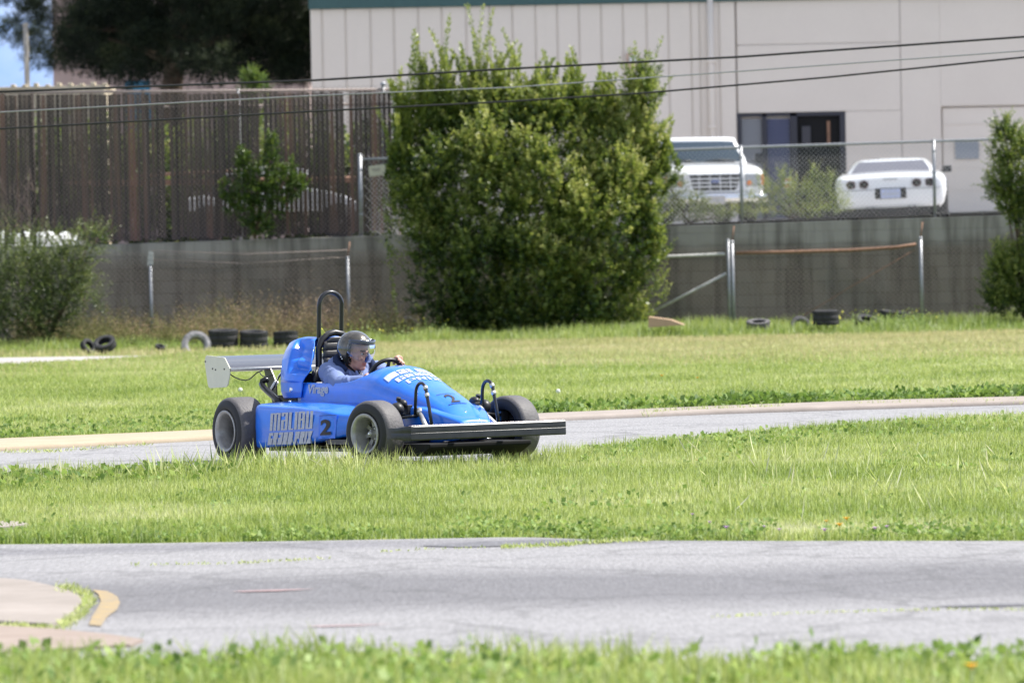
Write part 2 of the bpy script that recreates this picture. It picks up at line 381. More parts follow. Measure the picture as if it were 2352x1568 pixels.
M['ylw'] = concrete('worn_yellow_paint', (.205, .19, .165), (.40, .275, .10), 11)
strip('near_track', T1N, T1F, M['asph1'], .004)
strip('far_track', T2N, T2F, M['asph2'], .004, bump=True, n=240, k=30)
# kerb beyond the far track: painted cream on the left, bare concrete on the right
def kerb(name, x0, x1, m):
    rows = []
    for x in np.linspace(x0, x1, 90):
        a, c = yat(T2F, x), yat(T2K, x)
        rows.append([(x, a + .003, 0), (x, a + .003, .03), (x, a + .05, .045), (x, c - .05, .045), (x, c, .03), (x, c, 0)])
    return tag(MB().grid(rows).build(name, m), kind='structure')
kerb('cream_kerb', -16, gp(640, 990)[0], M['concy']); kerb('concrete_kerb', gp(640, 990)[0] + .02, 16, M['conc'])
rows = []
for x in np.linspace(-22, PAF[-1][0], 60):
    a, c = yat(PAN, x), yat(PAF, x); rows.append([(x, a, .006), (x, c, .006)])
tag(MB().grid(rows).build('far_path', M['concg']), kind='structure')
def decal(name, pts, m, z, thick=0):
    P = [gp(*p) for p in pts]; bm = MB(); n = len(P)
    if thick:
        bm.add([(p[0], p[1], z) for p in P] + [(p[0], p[1], z + thick) for p in P], [tuple(range(n, 2 * n))] + [(i, (i + 1) % n, (i + 1) % n + n, i + n) for i in range(n)], False)
    else: bm.add([(p[0], p[1], z) for p in P], [tuple(range(n))], False)
    return tag(bm.build(name, m), kind='structure')
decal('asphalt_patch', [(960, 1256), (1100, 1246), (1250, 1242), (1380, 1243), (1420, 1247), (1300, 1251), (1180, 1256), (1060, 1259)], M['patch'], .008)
decal('asphalt_patch', [(2140, 1396), (2240, 1391), (2352, 1388), (2420, 1387), (2420, 1393), (2352, 1394), (2240, 1397)], M['patch'], .008)
decal('concrete_apron', [(-80, 1333), (0, 1336), (60, 1341), (120, 1354), (160, 1366), (186, 1380), (190, 1390), (178, 1404), (150, 1428), (120, 1443), (0, 1436), (-80, 1432)], M['apron'], .004, .018)
decal('red_kerb', [(-80, 1442), (0, 1443), (120, 1450), (240, 1462), (330, 1475), (300, 1488), (-80, 1508)], M['redkerb'], .004, .012)
decal('yellow_paint', [(212, 1357), (248, 1361), (270, 1373), (276, 1388), (268, 1404), (246, 1420), (232, 1441), (204, 1439), (212, 1418), (224, 1400), (232, 1384), (226, 1368)], M['ylw'], .009)
decal('red_paint_streak', [(530, 1361), (620, 1358), (730, 1355), (640, 1360), (560, 1362)], mat('worn_pink_paint', (.36, .25, .25), .9, noise=.2), .009)
decal('red_paint_streak', [(700, 1441), (820, 1438), (900, 1436), (820, 1440), (740, 1442)], bpy.data.materials['worn_pink_paint'], .009)
decal('concrete_slab', [(-60, 1217), (0, 1216), (40, 1217), (66, 1223), (40, 1228), (0, 1231), (-60, 1233)], M['apron'], .004, .05)
# raised yard behind the retaining wall
WY = 89.0
def yz(x): return 1.70 + .022 * x
rows = [[(x, WY + .19, yz(x)), (x, 900, yz(x))] for x in np.linspace(-60, 60, 13)]
tag(MB().grid(rows).build('yard_ground', concrete('yard_paving', (.30, .28, .26), (.40, .38, .36), 1)), kind='structure')

# ------------------------------------------------------------------ retaining wall
def wallmat():
    m, n, p, tc = nodes('weathered_block_wall'); co = tc.outputs['Object']
    mp = n.nodes.new('ShaderNodeMapping'); mp.inputs['Rotation'].default_value = (rad(90), 0, 0); n.links.new(co, mp.inputs[0])
    br = n.nodes.new('ShaderNodeTexBrick'); br.inputs['Scale'].default_value = 1; br.inputs['Brick Width'].default_value = .4; br.inputs['Row Height'].default_value = .2
    br.inputs['Mortar Size'].default_value = .007; br.inputs['Mortar Smooth'].default_value = .3; br.inputs['Bias'].default_value = 0
    br.inputs['Color1'].default_value = (.182, .160, .137, 1); br.inputs['Color2'].default_value = (.212, .188, .164, 1); br.inputs['Mortar'].default_value = (.145, .127, .11, 1)
    n.links.new(mp.outputs[0], br.inputs['Vector'])
    sp = n.nodes.new('ShaderNodeSeparateXYZ'); n.links.new(co, sp.inputs[0])
    wob = mth(n, 'MULTIPLY', mth(n, 'SUBTRACT', noise(n, co, 1.3, 5, .6), .5), .5)
    h = mth(n, 'ADD', sp.outputs[2], wob)
    top = mth(n, 'MULTIPLY', mth(n, 'SUBTRACT', h, 1.30, True), 5.0, True)     # paler towards the upper courses
    c = mixc(n, br.outputs['Color'], (.38, .36, .33), mth(n, 'MULTIPLY', top, .75))
    c = mixc(n, c, (.055, .046, .040), mth(n, 'MULTIPLY', ramp(n, [(.45, (0, 0, 0)), (.62, (1, 1, 1))], noise(n, co, 2.0, 4, .6, (2.2, 1, .18))), .55))   # water streaks
    c = mixc(n, c, (.19, .18, .165), mth(n, 'MULTIPLY', ramp(n, [(.60, (0, 0, 0)), (.68, (1, 1, 1))], noise(n, co, 2.6, 4, .6, (1.2, 1, .35))), .35))
    n.links.new(c, p.inputs['Base Color']); p.inputs['Roughness'].default_value = .95; p.inputs['Specular IOR Level'].default_value = .15
    hh = mth(n, 'ADD', mth(n, 'MULTIPLY', br.outputs['Fac'], -1.0), mth(n, 'MULTIPLY', noise(n, co, 30, 4), .5)); bumpn(n, hh, p, .7, .01); return m
b = MB(); rows = []
for x in np.linspace(-30, 30, 61):
    t = 1.697 + .0135 * x; rows.append([(x, WY, -.3), (x, WY, t), (x, WY + .19, t), (x, WY + .19, -.3)])
b.grid(rows, True, False, True)
tag(b.build('retaining_wall', wallmat(), bevel=.008), 'long grey concrete block retaining wall running behind the lawn below the yard fences', 'wall')

# ------------------------------------------------------------------ warehouse
BD = 107.0
wh = empty('warehouse', 'large pale beige warehouse with vertical ribbed cladding, green fascia and a dark glazed door', 'building', loc=(0, 0, 0))
def bx(px0, px1, py0, py1, D, d0, d1, bm, z0=None):
    """box seen between two pixel columns and rows on a plane facing the camera at distance D, from D+d0 to D+d1"""
    xa, za = xz(px0, (py0 + py1) / 2, D); xb, _ = xz(px1, (py0 + py1) / 2, D)
    _, zt = xz((px0 + px1) / 2, py0, D); _, zb = xz((px0 + px1) / 2, py1, D)
    if z0 is not None: zb = z0
    bm.box(xa, xb, D + d0, D + d1, zb, zt); return xa, xb, zb, zt
facm = concrete('beige_cladding', (.72, .65, .575), (.755, .685, .61), .5)
facm2 = concrete('beige_panel_wall', (.70, .63, .56), (.745, .675, .60), .7)
ZT = xz(712, 22, BD)[1]; ZB = 1.2
XL = xz(714, 100, BD)[0]; XR = 14.0
b = MB(); b.box(XL + .02, XR, BD + .09, BD + 24, ZB, ZT + 1.1)
b.build('wall', facm2, wh)
ribs = [739, 793, 850, 904, 960, 1014, 1070, 1124, 1176, 1229, 1279, 1329, 1380, 1430, 1484, 1534, 1586, 1606, 1650, 1689]
xs = [XL] + [xz(r, 100, BD)[0] for r in ribs]
b = MB()
for i in range(len(xs) - 1): b.box(xs[i] + (.028 if i else 0), xs[i + 1] - .004, BD - .02, BD + .088, ZB, ZT - .001)
for i in range(1, len(xs) - 1): b.box(xs[i] - .003, xs[i] + .027, BD - .008, BD + .087, ZB, ZT - .002)
b.build('ribbed_cladding', facm, wh, bevel=.012)
b = MB(); xd = xz(1693, 300, BD); xe = xz(1942, 300, BD); xj = xz(2071, 300, BD)[0]; xg = xz(2162, 300, BD)[0]
zd = xz(1817, 259, BD)[1]; zj = xz(1880, 101, BD)[1]
XS = xs[-1] + .03
for (a0, a1, c0, c1) in ((XS, xj - .012, zj + .008, ZT - .001), (XS, xj - .012, zd + .008, zj - .008), (XS, xd[0], ZB, zd), (xe[0], xj - .012, ZB, zd), (xj + .012, xg, ZB, ZT - .001), (xg + .001, XR, xz(2250, 243, BD)[1], ZT - .001)):
    b.box(a0, a1, BD - .02, BD + .088, c0, c1)
b.build('panel_facing', facm2, wh, bevel=.006)
b = MB(); b.box(xj - .02, xj + .02, BD - .005, BD + .086, ZB + .01, ZT - .01); b.box(XS + .05, xj - .03, BD - .004, BD + .085, zj - .02, zj + .02); b.box(xe[0] + .05, xj - .03, BD - .004, BD + .085, zd - .02, zd + .02)
b.build('joint_filler', concrete('joint_sealant', (.50, .45, .41), (.55, .50, .46), 2), wh)
b = MB(); b.box(XL - .03, XR + .1, BD - .10, BD + 24.2, ZT, ZT + 1.4); b.build('fascia', M['green'], wh, bevel=.01)
b = MB(); b.box(xg + .03, XR - .1, BD + .03, BD + .085, ZB, xz(2250, 245, BD)[1] - .02)
for k in range(6): b.box(xg + .03, XR - .1, BD + .018, BD + .029, 1.9 + k * .42, 1.915 + k * .42)
gd = b.build('roller_door', facm, wh)
b = MB(); bx(2194, 2248, 326, 365, BD, -.01, .017, b)
b.build('vent', mat('vent_grey', (.26, .28, .31), .5), gd)
b = MB(); p0 = xz(1630, 0, BD)[0]; b.tube([(p0, BD - .09, ZB), (p0, BD - .09, 4.4), (p0, BD - .09, ZT + .2)], .062, 12); 
for z in (2.4, 3.6, 4.85): b.box(p0 - .075, p0 + .075, BD - .16, BD - .021, z, z + .05)
b.build('downpipe', facm, wh)
b = MB(); bx(1439, 1462, 122, 159, BD, -.10, -.022, b); wl = b.build('wall_lamp', mat('lamp_box', (.50, .36, .28), .5), wh, bevel=.01)
b = MB(); c = at(1455, 137, BD - .12); b.ell(c, (.085, .05, .095)); b.build('lamp_lens', M['whiteplastic'], wl)
dr = MB(); z1 = yz(6)
X0, X1 = xd[0], xe[0]
def fx(px): return xz(px, 300, BD)[0]
for (a, c, lo, hi) in ((X0 + .002, fx(1702), z1, zd), (fx(1751), fx(1761), z1, zd), (fx(1815), fx(1831), z1, zd), (fx(1929), X1 - .002, z1, zd), (fx(1702), fx(1929), zd - .07, zd - .001)):
    dr.box(a, c, BD - .03, BD + .07, lo, hi)
dor = dr.build('glazed_door', M['doorframe'], wh, bevel=.004)
b = MB()
for k in range(int((zd - z1 - .1) / .05)): b.box(fx(1703), fx(1750), BD + .03, BD + .055, z1 + .02 + k * .05, z1 + .062 + k * .05)
b.build('blind', M['blindg'], dor)
b = MB()
for k in range(int((zd - z1 - .1) / .05)): b.box(fx(1762), fx(1814), BD + .03, BD + .055, z1 + .02 + k * .05, z1 + .062 + k * .05)
b.build('blind', M['blindb'], dor)
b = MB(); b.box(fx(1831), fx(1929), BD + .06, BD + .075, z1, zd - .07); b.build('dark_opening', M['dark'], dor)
b = MB(); bx(1900, 1907, 278, 330, BD, .03, .058, b); b.build('orange_item', M['rust'], dor)
b = MB(); bx(1842, 1862, 290, 340, BD, .02, .05, b); b.build('pale_item', mat('dim_grey_item', (.05, .05, .06), .7), dor)

# ------------------------------------------------------------------ small things behind the slat fence
b = MB(); D = 101
x0, zt = xz(-40, 210, D); x1, zt2 = xz(240, 196, D)
b.box(x0, x1, D, D + 2.4, yz(-8), zt + .02); b.box(x0, x1 + .03, D - .03, D + 2.43, zt + .021, zt + .07)
for t in np.linspace(.25, 1, 9): xx = x0 + (x1 - x0) * t; b.box(xx - .04, xx + .04, D - .04, D + .2, zt + .072, zt + .10 + .05 * rnd.random())
for t in np.linspace(0.02, .98, 14): xx = x0 + (x1 - x0) * t; b.box(xx - .02, xx + .02, D - .02, D - .001, yz(-8), zt)
tag(b.build('storage_container', M['pale'], bevel=.01), 'cream storage container whose top edge shows above the slatted fence, left', 'container')
tb = empty('office_building', 'tan stucco building with a teal window far behind the big dark tree', 'building')
b = MB(); D = 150; x0, _ = xz(122, 170, D); x1, _ = xz(700, 170, D); b.box(x0, x1, D, D + 12, 1, xz(200, -20, D)[1]); b.build('wall', M['stucco'], tb)
b = MB(); bx(288, 346, 186, 300, D, -.05, .05, b); b.build('window', M['blueglass'], tb)
b = MB(); bx(150, 200, 160, 164, D, -.05, -.001, b); b.build('ledge', M['stucco'], tb)
b = MB(); D = 118; p = at(64, 205, D); q = at(68, 90, D)
b.tube([(p[0] + .05, D, 1), (p[0], D, 4), (p[0] - .02, D, 6.25)], [.075, .06, .055], 12); b.ell((p[0] - .02, D, 6.25), (.07, .07, .05), nu=12, nv=6)
tag(b.build('utility_pole', M['polemetal'], clean=False), 'slim grey pole standing against the sky at the far left', 'pole')
# white heap behind the broken slats, low at the left
b = MB(); rows = []
for i, px in enumerate(np.linspace(-60, 190, 22)):
    x, zb = xz(px, 565, 91.5); h = xz(px, 528 + 8 * math.sin(i * 1.7) + (6 if px > 120 else 0), 91.5)[1]
    rows.append([(x, 91.2, zb), (x, 91.25 + .05 * math.sin(i * 2.3), h - .05), (x, 91.5, h), (x, 92.4, h - .05), (x, 92.6, zb)])
tag(b.grid(rows).build('tarpaulin_heap', M['tarp'], subd=1, clean=False), 'bright white tarpaulin heap seen through the broken foot of the slats', 'tarpaulin')
# white car and rusty pipes behind the slats
van = empty('parked_van', 'white vehicle glimpsed in strips through the slatted fence', 'van')
b = MB(); D = 94
prof = [(430, 486), (430, 455), (470, 448), (520, 462), (560, 452), (600, 434), (650, 428), (700, 430), (760, 440), (800, 452), (830, 470), (830, 486)]
pl = [xz(x, y, D) for x, y in prof]; b.prism(pl, D, D + 1.7); b.build('body', M['white'], van, bevel=.04)
b = MB(); pl = [xz(x, y, D) for x, y in [(470, 449), (520, 463), (560, 453), (600, 436), (650, 430), (700, 432), (700, 402), (520, 402)]]
b.prism(pl, D + .15, D + 1.55); b.build('window', M['glass'], van, bevel=.02)
b = MB(); pl = [xz(x, y, D) for x, y in [(510, 401), (705, 401), (700, 388), (660, 382), (560, 382), (525, 390)]]
b.prism(pl, D + .1, D + 1.6); b.build('roof', M['whiteplastic'], van, bevel=.02)
for px in (480, 780):
    b = MB(); x, _ = xz(px, 500, D); b.lathe([(.05, -.02), (.3, -.02), (.32, .05), (.32, .18), (.05, .2)], Matrix.Translation((x, D - .05, yz(-5) + .32)), 24)
    b.build('wheel', M['tyredull'], van)
pr = empty('pipe_rack', 'rusty brown pipes racked behind the slatted fence', 'pipes')
for (xa, ya, xb, yb) in ((150, 420, 830, 408), (210, 424, 830, 414), (310, 404, 560, 392)):
    b = MB(); D = 92.2; b.tube([at(xa, ya, D), at(xb, yb, D)], .028, 8); b.build('pipe', M['rust'], pr)
for px in (200, 500, 800):
    b = MB(); x = xz(px, 420, 92.3)[0]; b.box(x - .03, x + .03, 92.25, 92.32, yz(x), 2.7)
    b.build('rack_post', M['slat'], pr)

# ------------------------------------------------------------------ fences
def chain(x0, x1, zb, zt, y, pitch, r, m, name, parent, wob=0):
    """chain link: two families of slanted wires with a slight zigzag in depth; zb, zt functions of x"""
    V = []; F = []
    H = zt(0) - zb(0); n = int((x1 - x0 + 2 * H) / pitch) + 2
    tri = [(math.cos(a) * r, math.sin(a) * r) for a in (math.pi / 2, math.pi * 7 / 6, math.pi * 11 / 6)]
    for fam in (1, -1):
        for i in range(n):
            xs_ = x0 - H + i * pitch if fam == 1 else x0 + i * pitch
            # x(z) = xs + fam*(z - zb)*1.0 ; clip to x0..x1
            pts = []
            for t in np.linspace(0, 1, 9):
                xx = xs_ + fam * t * H
                pts.append((xx, t))
            ok = [(xx, t) for xx, t in pts if x0 <= xx <= x1]
            if len(ok) < 2: continue
            a, c = ok[0], ok[-1]
            segs = np.linspace(0, 1, 4 if wob else 2)
            base = len(V)
            for s in segs:
                xx = a[0] + (c[0] - a[0]) * s; t = a[1] + (c[1] - a[1]) * s
                z = zb(xx) + (zt(xx) - zb(xx)) * t; yy = y + fam * r * 1.2 + (wob * math.sin(xx * 2.1 + t * 3) if wob else 0)
                for dx, dy in tri: V.append((xx + dx, yy + dy, z))
            for k in range(len(segs) - 1):
                o = base + 3 * k
                for j in range(3): F.append((o + j, o + (j + 1) % 3, o + 3 + (j + 1) % 3, o + 3 + j))
    return np_mesh(name, np.array(V), np.array(F), m, parent=parent)
# upper chain link fence on the retaining wall
UD = 89.10
def wt(x): return 1.697 + .0135 * x
uf = empty('chain_link_fence', 'galvanised chain link fence on top of the block wall before the parked vehicles', 'fence')
xa = xz(828, 450, UD)[0]; xb = 12.0
def utop(x): return float(np.interp(x, [xz(828, 366, UD)[0], xz(1480, 347, UD)[0], xz(1703, 339, UD)[0], xz(2280, 320, UD)[0], 12], [xz(828, 366, UD)[1], xz(1480, 347, UD)[1], xz(1703, 339, UD)[1], xz(2280, 320, UD)[1], xz(2280, 320, UD)[1] + .05]))
chain(xa, xb, lambda x: wt(x) + .02, lambda x: utop(x) + .03, UD, .076, .0036, M['wire'], 'wire_mesh', uf)
b = MB(); b.tube([(x, UD, utop(x)) for x in np.linspace(xa, xb, 16)], .021, 8); b.build('top_rail', M['galv'], uf)
for px, r in ((828, .036), (1270, .024), (1703, .026), (2146, .026)):
    x = xz(px, 430, UD)[0]; b = MB(); b.tube([(x - .0, UD - .02, wt(x) - .02), (x, UD - .02, utop(x) + (.07 if px == 828 else .02))], r, 10); b.ell((x, UD - .02, utop(x) + (.07 if px == 828 else .02)), (r * 1.15, r * 1.15, r * .7), nu=10, nv=6)
    for z in (.35, .7, 1.05): b.lathe([(r + .004, -.015), (r + .004, .015)], Matrix.Translation((x, UD - .02, wt(x) + z)), 10, 'Z')
    b.build('post', M['galv'], uf)
sg = empty('notice_sign', 'small cream notice sign tied to the chain link fence left of the big shrub', 'sign')
b = MB(); pl = [xz(x, y, UD - .03) for x, y in ((846, 382), (884, 377), (887, 401), (849, 406))]; b.prism(pl, UD - .035, UD - .027); b.build('panel', M['signw'], sg)
b = MB()
for (x0_, y0_, x1_, y1_, t) in ((853, 388, 873, 386, 1.2), (856, 391, 874, 390, 1.0), (858, 393, 870, 392, .8)):
    pl = [xz(x, y, UD - .04) for x, y in ((x0_, y0_), (x1_, y1_), (x1_, y1_ + t), (x0_, y0_ + t))]; b.prism(pl, UD - .039, UD - .036)
b.build('lettering', mat('faded_ink', (.28, .24, .22), .8), sg)
# slatted fence on the left
SD = 89.35
sf = empty('slat_fence', 'tall dark brown slatted chain link fence on the wall at the left', 'fence')
def stop_(px): return xz(px, np.interp(px, [-80, 0, 400, 912], [216, 214, 211, 206]), SD)[1]
b = MB(); cap = MB(); px = -82.0; i = 0
rs = random.Random(3)
missing = {}
while px < 903:
    x, _ = xz(px, 400, SD); zt = stop_(px) - .02 - .02 * rs.random(); zb = wt(x) + .03 + .05 * rs.random()
    wd = .064 + .007 * rs.random()
    g = rs.random()
    if px < 175 and rs.random() < .75: zb += .16 + .06 * rs.random()
    if 1 + i in (8, 9, 34, 35): zt -= .0
    lean = rs.uniform(-.006, .006)
    if not (g < .035):
        b.add([(x - wd / 2, SD, zb), (x + wd / 2, SD, zb), (x + wd / 2 + lean, SD, zt), (x - wd / 2 + lean, SD, zt),
               (x - wd / 2, SD + .008, zb), (x + wd / 2, SD + .008, zb), (x + wd / 2 + lean, SD + .008, zt), (x - wd / 2 + lean, SD + .008, zt)],
              [(0, 1, 2, 3), (7, 6, 5, 4), (0, 4, 5, 1), (2, 6, 7, 3), (0, 3, 7, 4), (1, 5, 6, 2)], False)
    px += 10.85 * (1 + rs.uniform(-.04, .04)); i += 1
for k in range(9):          # fallen slats lying askew at the broken foot
    x = xz(60 + k * 14, 545, SD)[0]; a = rs.uniform(-.8, .8); z = wt(x) + .02
    b.add([(x, SD - .01, z), (x + .03, SD - .01, z), (x + .03 + a * .2, SD - .01, z + .2), (x + a * .2, SD - .01, z + .2)], [(0, 1, 2, 3)], False)
def slatmat():
    m, n, p, tc = nodes('weathered_slats'); co = tc.outputs['Object']
    c = ramp(n, [(.32, (.022, .016, .014)), (.46, (.075, .056, .048)), (.56, (.105, .075, .062)), (.68, (.24, .12, .085))], noise(n, co, 11, 2, .5, (1, 1, .015)))
    c = mixc(n, c, (.13, .11, .10), mth(n, 'MULTIPLY', noise(n, co, 3, 5, .6, (1, 1, .4)), .35))
    n.links.new(c, p.inputs['Base Color']); p.inputs['Roughness'].default_value = .85; return m
b.build('slats', slatmat(), sf)
xe_ = xz(906, 300, SD)[0]; xw = xz(-90, 300, SD)[0]
chain(xw, xe_, lambda x: wt(x) + .02, lambda x: 4.07 + .0 * x, SD - .02, .076, .0036, M['rustwire'], 'wire_mesh', sf)
for (ya, yb, r) in ((213, 206, .021), (252, 238, .018)):
    b = MB(); b.tube([at(-90, ya + 1, SD + .04), at(906, yb, SD + .04)], r, 8); b.build('rail', M['rustwire'], sf)
for px_, top in ((8, 209), (75, 208), (330, 206), (548, 205), (882, 198), (906, 202)):
    x = xz(px_, 300, SD)[0]; b = MB(); zt = xz(px_, top, SD)[1]
    b.tube([(x, SD + .05, wt(x)), (x, SD + .05, zt)], .03, 10)
    if px_ > 800: b.ell((x, SD + .05, zt + .03), (.045, .045, .045), nu=12, nv=8)
    b.build('post', M['galv'] if px_ > 500 else M['slat'], sf)
b = MB()
for k in range(24):                                   # the return run, going back from the corner
    y = SD + .1 + k * .08; b.box(xe_ + .03, xe_ + .038, y, y + .06, wt(xe_), 4.03)
b.build('return_slats', bpy.data.materials['weathered_slats'], sf)

# lower fence in front of the wall
LD = 87.4
lf = empty('field_fence', 'old low chain link fence with a rusty rail in front of the block wall', 'fence')
def lz(x): return 1.42 - .012 * x
chain(-12, 12, lambda x: .12, lz, LD, .08, .003, M['rustwire'], 'wire_mesh', lf, wob=.02)
for (px_, top, r, m, rod) in ((345, 608, .025, 'galv', 0), (798, 592, .026, 'galv', 1), (1672, 552, .026, 'galv', 0), (1681, 556, .03, 'galv', 1), (2114, 547, .028, 'galv', 1)):
    x, zt = xz(px_, top, LD); b = MB(); b.tube([(x + .012, LD, 0), (x, LD, zt)], r, 10); b.ell((x, LD, zt), (r * 1.2, r * 1.2, r), nu=10, nv=6)
    po = b.build('post', M[m], lf)
    if rod:
        b = MB(); b.tube([(x, LD, zt), (x + .04, LD + .05, zt + .25)], .012, 6); b.build('barb_arm', M['rust'], po)
x, zt = xz(345, 608, LD); b = MB(); b.add([(x - .05, LD - .02, zt - .02), (x + .05, LD - .02, zt), (x + .05, LD - .02, zt + .2), (x - .02, LD - .02, zt + .21), (x - .05, LD + .02, zt - .02), (x + .05, LD + .02, zt), (x + .05, LD + .02, zt + .2), (x - .02, LD + .02, zt + .21)], [(0, 1, 2, 3), (7, 6, 5, 4), (0, 4, 5, 1), (1, 5, 6, 2), (2, 6, 7, 3), (3, 7, 4, 0)], False)
b.build('bent_bracket', M['whitepipe'], lf)
b = MB(); b.tube([at(1440, 593, LD), at(1510, 590, LD), at(1665, 583, LD)], .024, 8); b.build('white_rail', M['whitepipe'], lf)
b = MB(); b.tube([at(1690, 581, LD - .03), at(1800, 579, LD - .03), at(1950, 575, LD - .03), at(2060, 568, LD - .03), at(2104, 561, LD - .03)], .026, 8); b.build('rusty_rail', M['rust'], lf)
b = MB(); b.tube([at(1483, 724, LD), at(1668, 628, LD)], .022, 8); b.build('brace', M['whitepipe'], lf)
b = MB(); b.tube([at(1840, 728, LD), at(1960, 655, LD), at(2104, 572, LD)], .007, 6); b.build('loose_wire', M['rust'], lf)
for (za, zb2) in ((596, 596), (575, 580)):
    b = MB(); b.tube([at(350, za, LD), at(560, za + 9, LD), at(798, zb2 - 6, LD)], .006, 5); b.build('barbed_wire', M['rustwire'], lf)

# ------------------------------------------------------------------ overhead cables
for (pts, D, r, m, lab) in (
    ([(-60, 212), (0, 211), (717, 185), (1176, 158), (1700, 131), (2352, 85), (2420, 80)], 62, .014, 'cable', 'uppermost black overhead cable crossing the whole view'),
    ([(-60, 262), (0, 258), (717, 220), (1176, 201), (1700, 164), (2352, 117), (2420, 112)], 62, .0085, 'cable2', 'thin grey steel overhead cable between the two black ones'),
    ([(-60, 298), (0, 296), (717, 256), (1176, 233), (1480, 214), (1900, 178), (2352, 132), (2420, 126)], 62, .012, 'cable', 'lowest black overhead cable crossing the slats and the warehouse')):
    P = [Vector(at(x, y, D)) for x, y in pts]
    a, z = P[0] + (P[0] - P[1]) * 26, P[-1] + (P[-1] - P[-2]) * 26
    b = MB(); b.tube([a] + P + [z], r, 6); tag(b.build('overhead_cable', M[m]), lab, 'cable', 'overhead cables crossing the view')
# ================================================================== RACE KART (local frame: X forward, Y left, Z up)
kart = empty('race_kart', 'blue single seat race kart with number 2 and a rear wing on the far track', 'race kart')
kart.matrix_world = KMAT
def interp(x, T): return [float(np.interp(x, [t[0] for t in T], [t[k] for t in T])) for k in range(1, len(T[0]))]
# tub: x, half width, shoulder z, top z, bottom z
TUB = [(-.50, .31, .50, .735, .15), (.0, .315, .50, .735, .15), (.30, .31, .50, .725, .15), (.50, .295, .49, .705, .15), (.57, .288, .48, .697, .15), (.65, .277, .465, .668, .15), (.78, .256, .44, .628, .15), (.90, .236, .42, .583, .15),
       (1.05, .212, .39, .536, .15), (1.17, .192, .37, .493, .15), (1.30, .165, .35, .441, .16), (1.36, .150, .34, .402, .17), (1.42, .135, .33, .362, .17), (1.50, .118, .31, .325, .18)]
def rim_z(x): return float(np.interp(x, [-.5, -.25, .10, .22, .33, .40, .45, .50], [.596, .594, .588, .594, .613, .638, .672, .74]))
def tub_sec(x, n=15):
    hw, zs, zt, zb = interp(x, TUB); rz = rim_z(x) if x < .5 else 9
    out = []
    lo = [(hw * .97, zb), (hw, zb + .05), (hw * 1.0, (zb + zs) / 2), (hw, zs)]
    if rz >= zt: thm = math.pi / 2
    else:
        q = (rz - zs) / (zt - zs); thm = math.asin(max(0, q) ** (2.25 / 2)) if q > 0 else 0
    arc = []
    for k in range(n + 1):
        th = thm * k / n; y = hw * max(0, math.cos(th)) ** (2 / 2.25); z = zs + (zt - zs) * max(0, math.sin(th)) ** (2 / 2.25); arc.append((y, z))
    return lo, arc
xs_ = sorted(set([round(v, 3) for v in list(np.linspace(-.5, .36, 18)) + list(np.linspace(.38, .5, 13)) + list(np.linspace(.52, 1.5, 40))]))
b = MB()
for sgn in (-1, 1):
    rows = []
    for x in xs_:
        lo, arc = tub_sec(x); rows.append([(x, sgn * y, z) for y, z in lo[:-1] + arc])
    b.grid(rows)
# nose tip cap and belly
lo, arc = tub_sec(1.5); hw = .118
b.grid([[(1.5, s * y, z) for s, y, z in [(-1, *p) for p in lo[:-1] + arc] + [(1, *p) for p in (lo[:-1] + arc)[::-1]]], [(1.525, 0, .24)] * 38])
body = b.build('body', M['blue'], kart, solid=.010)
def bvh_of(o):
    from mathutils.bvhtree import BVHTree
    me = o.data; return BVHTree.FromPolygons([v.co for v in me.vertices], [tuple(p.vertices) for p in me.polygons])
# flat shovel nose that carries the round nose between the front wheels
NF = [(.88, .27, .405, .36), (.96, .285, .417, .25), (1.06, .285, .418, .22), (1.16, .268, .412, .20), (1.26, .240, .395, .20), (1.36, .205, .368, .20), (1.46, .160, .335, .20), (1.53, .125, .312, .20), (1.545, .118, .295, .21)]
b = MB(); rows = []
for x in np.linspace(.88, 1.545, 28):
    hw, zt, zb = interp(x, NF); r = .022
    half = [(hw - .01, zb), (hw, zb + .02), (hw, zt - r), (hw - .3 * r, zt - .3 * r), (hw - r, zt), (hw * .5, zt + .006), (0, zt + .008)]
    rows.append([(x, -y, z) for y, z in half] + [(x, y, z) for y, z in half[::-1][1:]])
b.grid(rows, False, True, True); b.build('nose_wing', M['blue'], kart, solid=.006)
# side pods
SP = [(-.655, .580, .437, .125), (-.64, .592, .442, .122), (0, .592, .424, .155), (.34, .588, .403, .185), (.40, .575, .395, .192), (.46, .548, .382, .20), (.54, .505, .372, .21), (.64, .455, .372, .22), (.78, .40, .385, .24), (.92, .33, .40, .27), (.98, .29, .405, .30)]
for s, nm in ((-1, 'side_pod'), (1, 'side_pod')):
    b = MB(); rows = []
    for x in sorted(list(np.linspace(-.64, .98, 44)) + [-.655, -.65]):
        yo, zt, zb = interp(x, SP); yi = .27; zi = .462 - .03 * max(0, x)
        c = [(yi, zb), (yo - .02, zb), (yo - .005, zb + .012), (yo, zb + .05), (yo + .002, (zb + zt) / 2), (yo - .003, zt - .04), (yo - .008, zt - .018), (yo - .022, zt - .004), (yo - .05, zt + .004), ((yo + yi) / 2, (zt + zi) / 2 + .003), (yi, zi)]
        rows.append([(x, s * y, z) for y, z in c])
    b.grid(rows, True, True, True); pod = b.build(nm, M['blue'], kart)
    if s == -1:
        nearpod = pod
